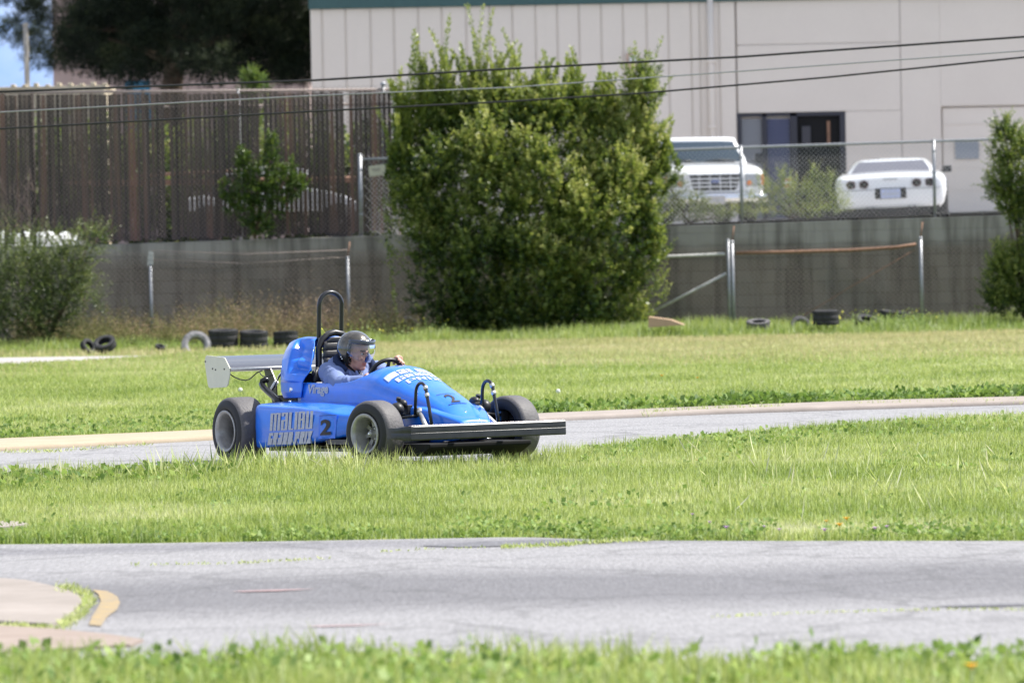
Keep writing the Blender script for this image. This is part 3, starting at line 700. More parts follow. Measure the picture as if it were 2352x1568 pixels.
# engine cowl behind the seat
CW = [  # t, rear (x,y,z), front (x,y,z)
 (0.0, (-.690, -.325, .485), (-.425, -.325, .485)), (.06, (-.715, -.332, .53), (-.405, -.330, .53)), (.14, (-.722, -.330, .60), (-.40, -.325, .595)), (.22, (-.727, -.322, .685), (-.36, -.305, .66)),
 (.30, (-.742, -.30, .765), (-.37, -.272, .75)), (.36, (-.775, -.255, .83), (-.42, -.225, .84)), (.42, (-.82, -.19, .888), (-.49, -.165, .900)), (.46, (-.83, -.12, .912), (-.54, -.115, .920)), (.5, (-.83, 0, .918), (-.55, 0, .924))]
def cowl_pt(t, s):
    tt = t if t <= .5 else 1 - t; sg = 1 if t <= .5 else -1
    T = [c[0] for c in CW]; R_ = [np.interp(tt, T, [c[1][k] for c in CW]) for k in range(3)]; F_ = [np.interp(tt, T, [c[2][k] for c in CW]) for k in range(3)]
    p = [R_[k] + (F_[k] - R_[k]) * s for k in range(3)]
    nrm = Vector((0, p[1], (p[2] - .6) if p[2] > .6 else 0)); nrm = nrm.normalized() if nrm.length > 1e-6 else Vector((0, 0, 1))
    bul = .035 * math.sin(math.pi * s) * (1 if tt > .15 else .3) * (1 if tt < .4 else max(.25, 1 - (tt - .4) * 9))
    ch = 0
    if .20 < tt < .43:                                   # the sunk channel in the side
        a = min(1, (tt - .20) / .05, (.43 - tt) / .04); c = max(0, min(1, (s - .40) / .10, (1.02 - s) / .12)); ch = .065 * a * c
    if .255 < tt < .335:
        c = max(0, min(1, (s - .45) / .12, (.98 - s) / .12)); ch -= .034 * c * math.sin(math.pi * (tt - .255) / .08)
    q = Vector(p) + nrm * (bul - ch); return (q.x, q.y * sg, q.z)
b = MB(); b.grid([[cowl_pt(t, s) for s in np.linspace(0, 1, 34)] for t in np.linspace(0, 1, 113)])
rows = []                                                # closed back
for t in np.linspace(0, 1, 113):
    e = Vector(cowl_pt(t, 0)); rows.append([e, Vector((e.x - .015, e.y * .93, e.z - .01)), Vector((-.83 if e.z > .7 else e.x - .02, e.y * .7, .5 + (e.z - .5) * .85))])
b.grid(rows)
cowl = b.build('engine_cowl', M['blue'], kart, solid=.006, clean=True)
b = MB(); b.lathe([(.0, -.012), (.016, -.010), (.02, -.003), (.022, 0)], Matrix.Translation((-.545, -.338, .545)), 14); b.build('fastener', M['chrome'], cowl)
# floor and chassis, with an added shade block under the nose
b = MB(); b.box(-.95, 1.15, -.24, .24, .095, .125); b.box(-.62, .70, -.50, .50, .10, .124); b.build('floor_pan', M['black'], kart, bevel=.004)
b = MB(); b.box(.36, .74, -.55, -.30, .155, .19); b.build('floor_edge', M['black'], kart)
b = MB(); b.prism([(1.10, .07), (1.46, .07), (1.60, .13), (1.60, .16), (1.10, .16)], -.42, .42); b.build('nose_shade_block', M['dark'], kart, bevel=.01)  # added black block that makes the dark shade below nose and bar
# roll hoop, seat hoop, seat
b = MB()
hp = [(-.56, -.095, .60), (-.545, -.095, .90), (-.525, -.095, 1.15)] + [(-.52, -.095 * math.cos(a), 1.16 + .095 * math.sin(a)) for a in np.linspace(.15, math.pi - .15, 12)] + [(-.525, .095, 1.15), (-.545, .095, .90), (-.56, .095, .60)]
b.tube(hp, .0165, 12); b.build('roll_hoop', M['black'], kart)
b = MB()
for px, py in ((735, 775), (735, 800)): pass
for z in (.905, .86): b.tube([(-.56, -.095, z), (-.50, -.105, z + .01)], .012, 8)
b.build('hoop_clamp', M['black'], kart)
b = MB()
sh = [(-.43, -.165, .55), (-.45, -.155, .70), (-.46, -.145, .84), (-.465, -.115, .905), (-.47, -.06, .945), (-.47, 0, .958), (-.47, .06, .945), (-.465, .115, .905), (-.46, .145, .84), (-.45, .155, .70), (-.43, .165, .55)]
b.tube(sh, .024, 12); b.build('seat_hoop', M['black'], kart)
b = MB(); rows = []
for z in np.linspace(.56, .925, 40):
    hw = .12 * math.sqrt(max(0, 1 - max(0, (z - .84) / .09) ** 2)) + .005
    dz = 0
    for c in (.885, .83, .775): dz += -.020 * math.exp(-((z - c) / .008) ** 2)
    rows.append([(-.435 + dz + .01 * math.cos(y / .12), y, z) for y in np.linspace(-hw, hw, 9)])
b.grid(rows); b.build('seat_back', M['seat'], kart, solid=.02)
b = MB(); b.box(-.44, -.40, -.22, .22, .14, .60); b.box(-.44, .1, -.22, .22, .13, .17); b.build('seat_shell', M['blackplastic'], kart, bevel=.02)
b = MB(); b.tube([(-.36, -.235, .60), (-.385, -.22, .66), (-.40, -.19, .70)], .014, 8); b.ell((-.385, -.235, .665), (.02, .012, .02)); b.build('belt_anchor', M['blackplastic'], kart)
# steering wheel
SWC = Vector((.275, .0, .655)); SWR = .125
ax = Vector((-.42, 0, .25)).normalized(); su = Vector((0, 1, 0)); sv = ax.cross(su).normalized()
if sv.z < 0: sv = -sv
b = MB(); ring = [SWC + su * SWR * math.cos(a) + sv * SWR * .88 * math.sin(a) for a in np.linspace(0, 2 * math.pi, 41)]
b.tube(ring, .0155, 10, caps=False); sw = b.build('steering_wheel', M['blackplastic'], kart)
b = MB()
for a in (math.pi / 2, math.pi * 7 / 6, -math.pi / 6):
    e = SWC + su * SWR * .97 * math.cos(a) + sv * SWR * .85 * math.sin(a); b.tube([SWC, SWC * .4 + e * .6 - ax * .005, e], [.02, .014, .013], 8)
b.ell(SWC, (.035, .035, .03)); b.build('spoke', M['blackplastic'], sw)
b = MB(); b.tube([SWC, SWC - ax * .4], .012, 8); b.build('steering_column', M['black'], kart)
# wheels
def wheel(x, yo, wid, R, rr, steer, side, nm='wheel', face='dish'):
    """yo: outer face |y|; side -1 right (near) / +1 left; rr rim radius"""
    y = side * (yo - wid / 2)
    e = empty(nm); e.parent = kart; e.location = (x, y, R); e.rotation_euler = (0, 0, steer)
    s = side; h = wid / 2
    b = MB(); b.lathe([(rr - .006, s * (h - .02)), (rr, s * (h - .004)), (rr + .02, s * (h + .006)), (rr + (R - rr) * .55, s * (h + .008)), (R - .022, s * (h - .006)), (R - .007, s * (h - .018)), (R - .001, s * (h - .036)), (R, 0), (R - .001, -s * (h - .036)), (R - .007, -s * (h - .018)), (R - .022, -s * (h - .006)), (rr + (R - rr) * .5, -s * (h + .004)), (rr + .01, -s * h), (rr - .006, -s * (h - .02))], None, 56)
    ty = b.build('tyre', M['rubber'], e); ty.data.materials.append(M['sidewall'])
    for p in ty.data.polygons:
        if math.hypot(p.center.x, p.center.z) < R - .015: p.material_index = 1
    b = MB()
    b.lathe([(rr - .004, s * (h - .012)), (rr + .004, s * (h + .003)), (rr + .006, s * (h + .012)), (rr - .004, s * (h + .014)), (rr - .018, s * (h + .006)), (rr - .026, s * (h - .010)), (rr - .030, s * (h - .03)), (rr - .040, s * (h - .05)), (rr - .044, s * (h - .085)), (rr - .046, s * (h - .11))], None, 48)
    if face == 'dish':
        for k in range(8):
            a = 2 * math.pi * k / 8 + .2; Mx = Matrix.Rotation(-a, 4, 'Y')
            b.prism([(.03, -.011), (rr - .045, -.016), (rr - .045, .016), (.03, .011)], s * (h - .105), s * (h - .088), Mx)
        b.lathe([(.0, s * (h - .035)), (.018, s * (h - .035)), (.022, s * (h - .042)), (.024, s * (h - .08)), (.05, s * (h - .084)), (.056, s * (h - .11))], None, 24)
    b.build('rim', M['rimpaint'], e, clean=True)
    b = MB(); b.lathe([(.0, s * (h - .112)), (rr - .04, s * (h - .115)), (rr - .04, s * (h - .125)), (0, s * (h - .125))], None, 32); b.build('brake_disc', M['dark'], e)
    if face != 'dish':
        b = MB(); b.lathe([(0, s * (h - .09)), (.05, s * (h - .09)), (.06, s * (h - .11))], None, 24); b.build('hub', M['blackplastic'], e)
    else:
        b = MB(); b.lathe([(0, s * (h - .026)), (.011, s * (h - .026)), (.012, s * (h - .036)), (.0125, s * (h - .04))], None, 6); b.build('axle_nut', M['chrome'], e)
        for k in range(5):
            b = MB(); a = 2 * math.pi * k / 5; b.ell((.038 * math.cos(a), s * (h - .082), .038 * math.sin(a)), (.007, .01, .007), nu=8, nv=5)
            b.build('wheel_nut', M['chrome'], e)
    return e
STE = rad(12)
wheel(-.93, .685, .235, .250, .150, 0, -1, face='deep'); wheel(-.93, .685, .235, .250, .150, 0, 1, face='deep')
wheel(1.085, .655, .185, .236, .140, STE, -1); wheel(1.085, .655, .185, .236, .140, STE, 1)
# axles and suspension
b = MB(); b.tube([(-.93, -.60, .25), (-.93, .60, .25)], .022, 10); b.build('rear_axle', M['black'], kart)
b = MB(); b.box(-1.10, -.74, -.19, .19, .14, .50); b.box(-1.0, -.76, -.15, .15, .50, .66); b.tube([(-.82, -.1, .60), (-.82, -.1, .70)], .06, 14); b.tube([(-.98, .05, .55), (-1.08, .05, .62), (-1.15, .12, .66)], .03, 10)
for k in range(7): b.box(-1.0, -.78, -.165, .165, .50 + k * .02, .506 + k * .02)
b.build('engine', M['blackplastic'], kart, bevel=.008)
def tube_px(pts, r, name, m, Ys, parent=kart):
    b = MB(); P = []
    for (px, py), Y in zip(pts, Ys): X, Z = loc(px, py, Y); P.append((X, Y, Z))
    b.tube(P, r, 10); return b.build(name, m, parent)
tube_px([(700, 858), (694, 851), (685, 853), (679, 862), (681, 872), (692, 886), (707, 902), (722, 921), (735, 935)], .021, 'exhaust_pipe', M['black'], [-.17, -.19, -.21, -.22, -.22, -.23, -.24, -.26, -.27]) if False else None
def C3(x, y): return (760 + x / 4.704) / 1.653, (1230 + y / 4.704) / 1.653
ex_pts = [C3(1210, 1000), C3(1165, 995), C3(1115, 1020), C3(1100, 1070), C3(1130, 1130), C3(1200, 1195), C3(1280, 1265), C3(1360, 1340), C3(1430, 1410)]
tube_px(ex_pts, .024, 'rear_frame_tube', M['black'], [-.17, -.19, -.20, -.21, -.22, -.23, -.24, -.25, -.26])
tube_px([C3(1365, 1030), C3(1320, 1095), C3(1285, 1155)], .017, 'coolant_bottle', M['whiteplastic'], [-.24, -.24, -.24])
tube_px([C3(1460, 845), C3(1400, 930), C3(1365, 1030)], .005, 'hose', M['chrome'], [-.24, -.24, -.24])
tube_px([C3(1450, 890), C3(1380, 1000), C3(1285, 1180)], .004, 'hose', M['blackplastic'], [-.25, -.25, -.25])
# rear wing
WYn = .455
pl = [loc(*C3(x, y), -WYn) for x, y in [(120, 558), (180, 562), (415, 594), (445, 606), (536, 790), (534, 900), (505, 1060), (490, 1105), (460, 1126), (190, 1143), (160, 1128), (143, 1085), (84, 670), (100, 590)]]
wingC = np.mean(pl, axis=0)
for s in (-1, 1):
    b = MB(); b.prism(pl, s * WYn - .004, s * WYn + .004); wp = b.build('wing_endplate', M['wingplate'], kart, bevel=.002)
    for x, y in ((102, 668), (232, 797), (285, 815), (440, 803)):
        b = MB(); X, Z = loc(*C3(x, y), -WYn); b.lathe([(0, -.004), (.006, -.004), (.007, 0)], Matrix.Translation((X, s * (WYn + .004), Z)) if s > 0 else Matrix.Translation((X, -WYn - .004, Z)), 8)
        b.build('bolt', M['blackplastic'], wp)
LE = loc(*C3(536, 815), -WYn); TE = loc(*C3(480, 622), -WYn)
TE = (LE[0] - .33, TE[1] + .02)
b = MB(); n = 24; up_, dn_ = [], []
for k in range(n + 1):
    t = (1 - math.cos(math.pi * k / n)) / 2; X = LE[0] + (TE[0] - LE[0]) * t; Z = LE[1] + (TE[1] - LE[1]) * t ** 1.15
    th = .034 * (1.35 * math.sqrt(t) * (1 - t) ** .9) + .0012; up_.append((X, Z + th)); dn_.append((X, Z - th * 1.25 - .012 * math.sin(math.pi * t)))
prof = up_ + dn_[::-1][1:-1]
b.grid([[(x, y, z) for x, z in prof] for y in np.linspace(-WYn + .003, WYn - .003, 10)], True, True)
b.build('rear_wing', M['wingblack'], kart)
b = MB(); b.tube([(LE[0] + .003, -WYn + .005, LE[1] + .004), (LE[0] + .003, WYn - .005, LE[1] + .004)], .013, 10); b.build('wing_leading_edge', M['alu'], kart)
for s in (-1, 1):
    b = MB(); zc = LE[1]; b.prism([(LE[0] - .09, zc + .02), (LE[0] + .02, zc + .0), (LE[0] + .10, zc - .10), (LE[0] + .11, .42), (LE[0] + .05, .42), (LE[0] - .04, zc - .12)], s * .12 - .005, s * .12 + .005); b.build('wing_strut', M['black'], kart)
tube_px([C3(x, y) for x, y in ((535, 895), (600, 940), (700, 985), (810, 1003), (880, 985), (950, 925), (1020, 865), (1110, 828))], .0045, 'cable', M['blackplastic'], [-.44, -.42, -.40, -.37, -.33, -.30, -.28, -.26])
tube_px([C3(x, y) for x, y in ((1060, 840), (1075, 890), (1120, 930), (1200, 945), (1300, 900))], .004, 'cable', M['blackplastic'], [-.28] * 5)
b = MB(); Y0 = -.10
P = [loc(*C3(x, y), Y0) for x, y in [(2012, 90), (2035, 75), (2075, 115), (2115, 180), (2118, 205), (2050, 205), (2020, 150)]]
b.prism(P, Y0 + .06, Y0 + .064); b.build('yellow_tag', M['yellow'], kart)
# front bar with swept back ends
b = MB(); X1 = 1.725; zl, zh = .190, .292
path = [(X1 - .20, -.685), (X1 - .12, -.675), (X1 - .03, -.648), (X1 - .004, -.635), (X1, -.60), (X1, 0), (X1, .60), (X1 - .004, .635), (X1 - .03, .648), (X1 - .12, .675), (X1 - .20, .685)]
rows = []
for k, (x, y) in enumerate(path):
    e = 1.0 if 1 < k < 9 else .75
    zm = (zl + zh) / 2; hh = (zh - zl) / 2 * e
    rows.append([(x, y, zm + hh - .008), (x - .006, y, zm + hh), (x - .05, y * (1 - .0), zm + hh), (x - .055, y, zm - hh), (x - .006, y, zm - hh), (x, y, zm - hh + .008), (x, y, zm - .0 - .001), (x - .0025, y, zm + .001), (x - .0025, y, zm + .005), (x, y, zm + .007)])
b.grid(rows, True, False, True); bar = b.build('front_bar', M['bar'], kart, bevel=.003)
b = MB(); b.box(X1 - .052, X1 - .004, -.63, .63, zh + .0006, zh + .0035); b.build('highlight_strip', M['alu'], bar, bevel=.001)  # pale metal strip stands in for the highlight along the bar's top
b = MB(); b.box(X1 - .060, X1 - .0562, -.62, .62, zh - .01, zh + .004); b.build('red_strip', M['signr'], bar)
for s in (-1, 1):
    b = MB(); b.box(1.48, X1 - .05, s * .20 - .015, s * .20 + .015, .20, .235); b.build('bar_bracket', M['black'], kart)
# guard hoops, suspension arms, dampers at the front
for s in (-1, 1):
    yy = s * .275
    b = MB(); zt = .555
    P = [(1.16, yy, .34), (1.175, yy, .48)] + [(1.255 - .075 * math.cos(a), yy, .51 + .075 * math.sin(a)) for a in np.linspace(.1, math.pi - .25, 9)] + [(1.335, yy, .50), (1.365, yy, .40), (1.40, yy, .24)]
    b.tube(P, .0125, 10); g = b.build('guard_hoop', M['black'], kart)
    b = MB()
    for q in (P[9], P[11]): b.tube([(q[0] - .006, q[1] - s * .0, q[2] + .008), (q[0] + .008, q[1], q[2] - .014)], .018, 8)
    b.build('hose_clip', M['alu'], g)
    b = MB(); b.tube([(1.19, s * .25, .375), (1.38, s * .30, .235)], .018, 10); b.tube([(1.17, s * .245, .39), (1.20, s * .252, .368)], .027, 10); b.build('damper', M['alu'], kart)
    b = MB()
    for (p, q, r) in (((.98, s * .20, .36), (1.085, s * .50, .33), .011), ((1.20, s * .20, .36), (1.085, s * .50, .33), .011), ((.95, s * .20, .17), (1.085, s * .52, .16), .011), ((1.22, s * .20, .17), (1.085, s * .52, .16), .011), ((1.0, s * .18, .27), (1.04, s * .50, .27), .009)): b.tube([p, q], r, 8)
    b.box(1.05, 1.12, min(s * .46, s * .52), max(s * .47, s * .52), .14, .36)
    b.build('wishbone', M['black'], kart)
    b = MB(); b.ell((1.02, s * .30, .44), (.05, .035, .032)); b.ell((1.05, s * .36, .40), (.06, .05, .05)); b.box(.97, 1.10, s * .28 - .02, s * .28 + .02, .36, .43); b.tube([(1.02, s * .33, .46), (1.03, s * .33, .485)], .018, 10); b.build('brake_reservoir', M['blackplastic'], kart, bevel=.003)
b = MB(); b.ell((1.40, .0, .372), (.012, .012, .006)); b.build('nose_fastener', M['chrome'], kart)
b = MB(); b.ell((-.42, -.42, .462), (.012, .012, .008)); b.build('pod_fastener', M['chrome'], kart)

# ------------------------------------------------------------------ lettering
def text_mesh(txt, bold=.0, shear=0.0):
    cu_ = bpy.data.curves.new('t', 'FONT'); cu_.body = txt; cu_.offset = bold; cu_.shear = shear; cu_.resolution_u = 6
    o = bpy.data.objects.new('t', cu_); COL.objects.link(o)
    bpy.context.view_layer.update()
    me = bpy.data.meshes.new_from_object(o.evaluated_get(bpy.context.evaluated_depsgraph_get()))
    bpy.data.objects.remove(o); bpy.data.curves.remove(cu_)
    V = np.array([v.co[:2] for v in me.vertices]); Fs = [tuple(p.vertices) for p in me.polygons]; bpy.data.meshes.remove(me)
    mn, mxx = V.min(0), V.max(0); return (V - mn) / (mxx - mn), Fs
def subdiv(V, Fs, n):
    bm = bmesh.new(); vs = [bm.verts.new((x, y, 0)) for x, y in V]
    for f in Fs:
        try: bm.faces.new([vs[i] for i in f])
        except ValueError: pass
    bmesh.ops.triangulate(bm, faces=bm.faces); 
    for _ in range(n): bmesh.ops.subdivide_edges(bm, edges=[e for e in bm.edges if e.calc_length() > .04], cuts=1); bmesh.ops.triangulate(bm, faces=bm.faces)
    bm.verts.ensure_lookup_table(); V2 = np.array([v.co[:2] for v in bm.verts]); F2 = [tuple(v.index for v in f.verts) for f in bm.faces]; bm.free(); return V2, F2
def put_text(txt, fn, name, m, parent, bold=0, n=2, shear=0):
    """fn maps unit square (u right, v up) to a local point"""
    V, Fs = text_mesh(txt, bold, shear); V, Fs = subdiv(V, Fs, n)
    b = MB(); b.add([fn(u, v) for u, v in V], Fs, False); return b.build(name, m, parent, clean=False)
# outlined block letters of the side pod, drawn as strokes on the pod's flat side
def pod_map(x0, x1, z0, z1, slant=0, up=0):
    def f(u, v):
        z = z0 + (z1 - z0) * v + up * u; x = x0 + (x1 - x0) * u + slant * v
        yo, zt, zb = interp(x, SP); return (x, -(yo + .0045), z)
    return f
def C2(x, y): return (960 + x / 5.88) / 1.653, (1480 + y / 5.88) / 1.653
LET = {'M': [[(0, 0), (0, 1), (1, 1), (1, 0)], [(.5, 1), (.5, 0)]], 'A': [[(0, .86), (0, 1), (1, 1), (1, 0), (0, 0), (0, .55), (1, .55)]], 'L': [[(0, 1), (0, 0), (1, 0)]], 'I': [[(.5, 0), (.5, 1)]],
       'B': [[(0, 0), (0, 1), (1, 1), (1, .58), (.15, .55), (1, .50), (1, 0), (0, 0)]], 'U': [[(0, 1), (0, 0), (1, 0), (1, 1)]], 'G': [[(1, .8), (1, 1), (0, 1), (0, 0), (1, 0), (1, .5), (.5, .5)]],
       'R': [[(0, 0), (0, 1), (1, 1), (1, .5), (0, .5)], [(.55, .5), (1, 0)]], 'N': [[(0, 0), (0, 1), (1, 1), (1, 0)]], 'D': [[(0, 0), (0, 1), (.8, 1), (1, .85), (1, .15), (.8, 0), (0, 0)]],
       'P': [[(0, 0), (0, 1), (1, 1), (1, .45), (0, .45)]], 'X': [[(0, 0), (1, 1)], [(0, 1), (1, 0)]]}
def strokes(word, fn, name, m, parent, widths, sw=.022, fat=1.0):
    """fat letter strokes; widths: letter -> relative width; fn maps unit square to the surface"""
    tot = sum(widths.get(c, 1) for c in word) + .16 * (len(word) - 1); x = 0; b = MB(); lvl = 0
    for c in word:
        w_ = widths.get(c, 1)
        if c == ' ': x += w_; continue
        for pl_ in LET[c]:
            for (p, q) in zip(pl_[:-1], pl_[1:]):
                P = np.array([(x + sw * tot + p[0] * (w_ - 2 * sw * tot)) / tot, sw * 1.3 + p[1] * (1 - 2.6 * sw)]); Q = np.array([(x + sw * tot + q[0] * (w_ - 2 * sw * tot)) / tot, sw * 1.3 + q[1] * (1 - 2.6 * sw)])
                if c == 'I': P[0] = Q[0] = (x + w_ / 2) / tot
                d = Q - P; hv = abs(d[0]) > abs(d[1]); h = np.array([0, sw * 1.15]) if hv else np.array([sw, 0])
                e = d / (np.linalg.norm(d) + 1e-9) * (sw if hv else sw * 1.15) * .98; P, Q = P - e, Q + e
                lvl += 1; k = 6; vs = []
                for t in np.linspace(0, 1, k):
                    g = P + (Q - P) * t
                    for s in (-1, 1):
                        g2 = g + h * s; pnt = fn(g2[0], g2[1]); vs.append((pnt[0], pnt[1] - .00004 * (lvl % 17), pnt[2] + (.00004 * (lvl % 17) if parent is body else 0)))
                b.add(vs, [(2 * i, 2 * i + 1, 2 * i + 3, 2 * i + 2) for i in range(k - 1)], False)
        x += w_ + .16
    return b.build(name, m, parent, clean=False)
def pod_pts(pa, pb, pc):
    A_, B_, C_ = [loc(*C2(*p), -.592) for p in (pa, pb, pc)]          # lower left, lower right, upper left
    def f(u, v):
        x = A_[0] + (B_[0] - A_[0]) * u + (C_[0] - A_[0]) * v; z = A_[1] + (B_[1] - A_[1]) * u + (C_[1] - A_[1]) * v
        yo, zt, zb = interp(x, SP); return (x, -(yo + .005), z)
    return f
strokes('MALIBU', pod_pts((388, 915), (1330, 862), (412, 520)), 'lettering', M['decal'], nearpod, {'M': 1.55, 'I': .35, 'L': .75}, .031)
strokes('GRAND PRIX', pod_pts((335, 1230), (1310, 1190), (382, 955)), 'lettering', M['decal'], nearpod, {'I': .35, ' ': .35}, .025)
f2 = pod_pts((1475, 1100), (1710, 1085), (1490, 570))
b = MB(); b.add([f2(u, v) for u, v in ((-.04, 0), (1.02, 0), (1.02, 1), (-.04, 1))], [(0, 1, 2, 3)], False); b.build('number_panel', M['decal_b'], nearpod, clean=False)
def f2b(u, v): p = f2(.12 + .68 * u, .16 + .66 * v); return (p[0], p[1] - .002, p[2])
put_text('2', f2b, 'number', M['decal_k'], nearpod, .03, 1)
for v in (0.0, .985): b = MB(); b.add([(lambda p: (p[0], p[1] - .002, p[2]))(f2(u, v + dv)) for u, dv in ((0, 0), (.95, 0), (.95, .015), (0, .015))], [(0, 1, 2, 3)], False); b.build('number_border', M['decal_k'], nearpod, clean=False)
# word on the tub side
def tubside(u, v):
    A_ = loc(*C2(1225, 125), -.31); B_ = loc(*C2(1700, 150), -.31); x = A_[0] + (B_[0] - A_[0]) * u; z = A_[1] + (.088) * v - .006
    lo, arc = tub_sec(x); ys = np.interp(z, [p[1] for p in lo[:-1] + arc], [p[0] for p in lo[:-1] + arc]); return (x, -(float(ys) + .004), z)
put_text('Virage', tubside, 'lettering', M['decal'], body, .035, 2)
# words across the top of the nose, read from the front right
bt = bvh_of(body)
def nose_map(cx, cy, ang, wl, hl):
    du = Vector((math.cos(ang), math.sin(ang))); dv = Vector((-math.sin(ang), math.cos(ang)))
    def f(u, v):
        p = Vector((cx, cy)) + du * (u - .5) * wl + dv * (v - .5) * hl
        h = bt.ray_cast(Vector((p.x, p.y, 2)), Vector((0, 0, -1)))
        z = h[0].z if h[0] is not None else .4
        nn = h[1] if h[0] is not None else Vector((0, 0, 1))
        if nn.z < 0: nn = -nn
        q = Vector((p.x, p.y, z)) + nn * .004; return tuple(q)
    return f
for wd, cx, wl, fat in (('MALIBU', .655, .43, .075), ('GRAND', .745, .36, .06), ('PRIX', .825, .28, .055)):
    strokes(wd, nose_map(cx, -.0, math.pi / 2 + math.pi * 0, wl, fat), 'lettering', M['decal_w'], body, {'M': 1.4, 'I': .35}, .036)
put_text('2', nose_map(1.235, -.015, math.pi / 2, .075, .13), 'number', M['decal_k'], body, .02, 2)
for cx in (1.15, 1.315):
    b = MB(); f = nose_map(cx, -.015, math.pi / 2, .15, .005)
    b.grid([[f(u, v) for u in np.linspace(0, 1, 12)] for v in (0, 1)]); b.build('number_border', M['navy'], body, clean=False)

# ================================================================== DRIVER
def remesh(o, vox, smooth=2):
    m = o.modifiers.new('r', 'REMESH'); m.mode = 'VOXEL'; m.voxel_size = vox; m.use_smooth_shade = True
    if smooth:
        s = o.modifiers.new('s', 'SMOOTH'); s.factor = .6; s.iterations = smooth
    bpy.context.view_layer.update()
    me = bpy.data.meshes.new_from_object(o.evaluated_get(bpy.context.evaluated_depsgraph_get()))
    o.modifiers.clear(); old = o.data; mats = [m_ for m_ in old.materials]; o.data = me; bpy.data.meshes.remove(old)
    if not me.materials:
        for m_ in mats: me.materials.append(m_)
    return o
person = empty('person', 'person driving the blue kart in a dark open face helmet and a blue hooded jacket', 'person')
person.matrix_world = KMAT
# head frame: face turned towards the kart's left, a little down
HC = Vector(KMAT.inverted() @ Vector(tuple(at(817, 812, 40.86))))
HY = rad(24)                                    # turn of the head from the kart's forward axis towards its left
HM = Matrix.Translation(HC) @ Matrix.Rotation(HY, 4, 'Z') @ Matrix.Rotation(rad(9), 4, 'Y')   # local: x face forward, y left, z up
def hp_(x, y, z): return HM @ Vector((x, y, z))
HR = HM.to_3x3()
def skinmat():
    m, n, p, tc = nodes('skin'); a = n.nodes.new('ShaderNodeAttribute'); a.attribute_name = 'tint'
    c = ramp(n, [(0, (.50, .27, .20)), (.25, (.55, .31, .24)), (.5, (.42, .17, .14)), (.75, (.17, .115, .09)), (1, (.03, .02, .018))], a.outputs['Fac'])
    n.links.new(c, p.inputs['Base Color']); p.inputs['Roughness'].default_value = .5; p.inputs['Subsurface Weight'].default_value = .08; p.inputs['Subsurface Radius'].default_value = (.01, .004, .002); p.inputs['Subsurface Scale'].default_value = .5; return m
M['skin'] = skinmat()
b = MB()
def he(c, r, rot=None):
    b.ell(hp_(*c), r, HR @ rot if rot is not None else HR, 28, 18)
he((-.005, 0, .035), (.098, .078, .098)); he((.035, 0, -.015), (.062, .062, .075)); he((.045, 0, -.055), (.050, .050, .055)); he((.070, 0, -.096), (.024, .028, .020)); he((.030, 0, -.080), (.055, .050, .035))
he((.090, 0, .026), (.014, .040, .012)); he((.070, .037, -.020), (.022, .020, .020)); he((.070, -.037, -.020), (.022, .020, .020))
b.tube([hp_(.088, 0, .018), hp_(.100, 0, -.004), hp_(.112, 0, -.026), hp_(.104, 0, -.036)], [.010, .011, .014, .010], 10)
he((.097, .011, -.034), (.012, .009, .009)); he((.097, -.011, -.034), (.012, .009, .009))
he((.090, 0, -.056), (.010, .022, .0065)); he((.088, 0, -.069), (.011, .020, .008)); he((-.0, .078, -.01), (.02, .01, .03)); he((-.0, -.078, -.01), (.02, .01, .03))
# neck, chest, arms inside the jacket, hips and legs: all one surface with the head
nb = Vector((-.20, 0, .66))
b.tube([hp_(0, 0, -.04), hp_(-.02, 0, -.10), nb + Vector((.0, 0, -.02))], [.058, .056, .065], 18)
b.tube([nb + Vector((0, 0, .02)), Vector((-.25, 0, .55)), Vector((-.30, 0, .36)), Vector((-.30, 0, .22))], [.07, .15, .14, .15], 20)
ELB_R = Vector((.02, -.245, .575)); WR_R = Vector((.235, -.135, .600)); SH_R = Vector((-.225, -.180, .662))
ELB_L = Vector((.03, .235, .575)); WR_L = Vector((.245, .145, .690)); SH_L = Vector((-.225, .180, .662))
for S, E_, W_ in ((SH_R, ELB_R, WR_R), (SH_L, ELB_L, WR_L)):
    b.tube([nb, S, (S + E_) / 2, E_, (E_ + W_) / 2, W_], [.05, .055, .045, .040, .034, .026], 14)
for s in (-1, 1): b.tube([(-.30, s * .08, .24), (.15, s * .10, .34), (.55, s * .09, .24), (.98, s * .08, .24), (1.02, s * .08, .31)], [.085, .07, .052, .042, .03], 12)
# hands: palm, four bent fingers and a thumb closed round the rim
def hand(W_, a, side):
    """a: angle on the steering rim; fingers wrap from the outside over the front of the rim"""
    rc = SWC + su * SWR * math.cos(a) + sv * SWR * .88 * math.sin(a)
    tan = (-su * math.sin(a) + sv * .88 * math.cos(a)).normalized(); out = (rc - SWC).normalized()
    palm = rc + ax * .026 + out * .016
    R3 = Matrix((tan, out, ax)).transposed()
    b.ell(palm, (.042, .034, .017), R3, 16, 10)
    b.tube([W_, (W_ * .45 + palm * .55), palm], [.026, .024, .024], 12)
    for k in range(4):
        o = tan * (.030 - .020 * k); L = (.92, 1.0, .96, .82)[k]
        P = []
        for ang in (.15, .75, 1.45, 2.2, 2.9):            # around the rim section, from the palm side over the outer side to the front
            P.append(rc + o * (1 + .05 * ang) + (ax * math.cos(ang * L) + out * math.sin(ang * L)) * .0255)
        b.tube(P, [.0098, .0095, .009, .0085, .0072], 8)
    P = [palm - tan * .03 * side * 0 - out * .02, rc - out * .028 + ax * .014 + tan * .012, rc - out * .027 - ax * .008 + tan * .022]
    b.tube(P, [.013, .0105, .0088], 8)
hand(WR_L, rad(50), 1); hand(WR_R, rad(205), -1)
bd = b.build('body', M['skin'], person, clean=False); remesh(bd, .0042, 2)
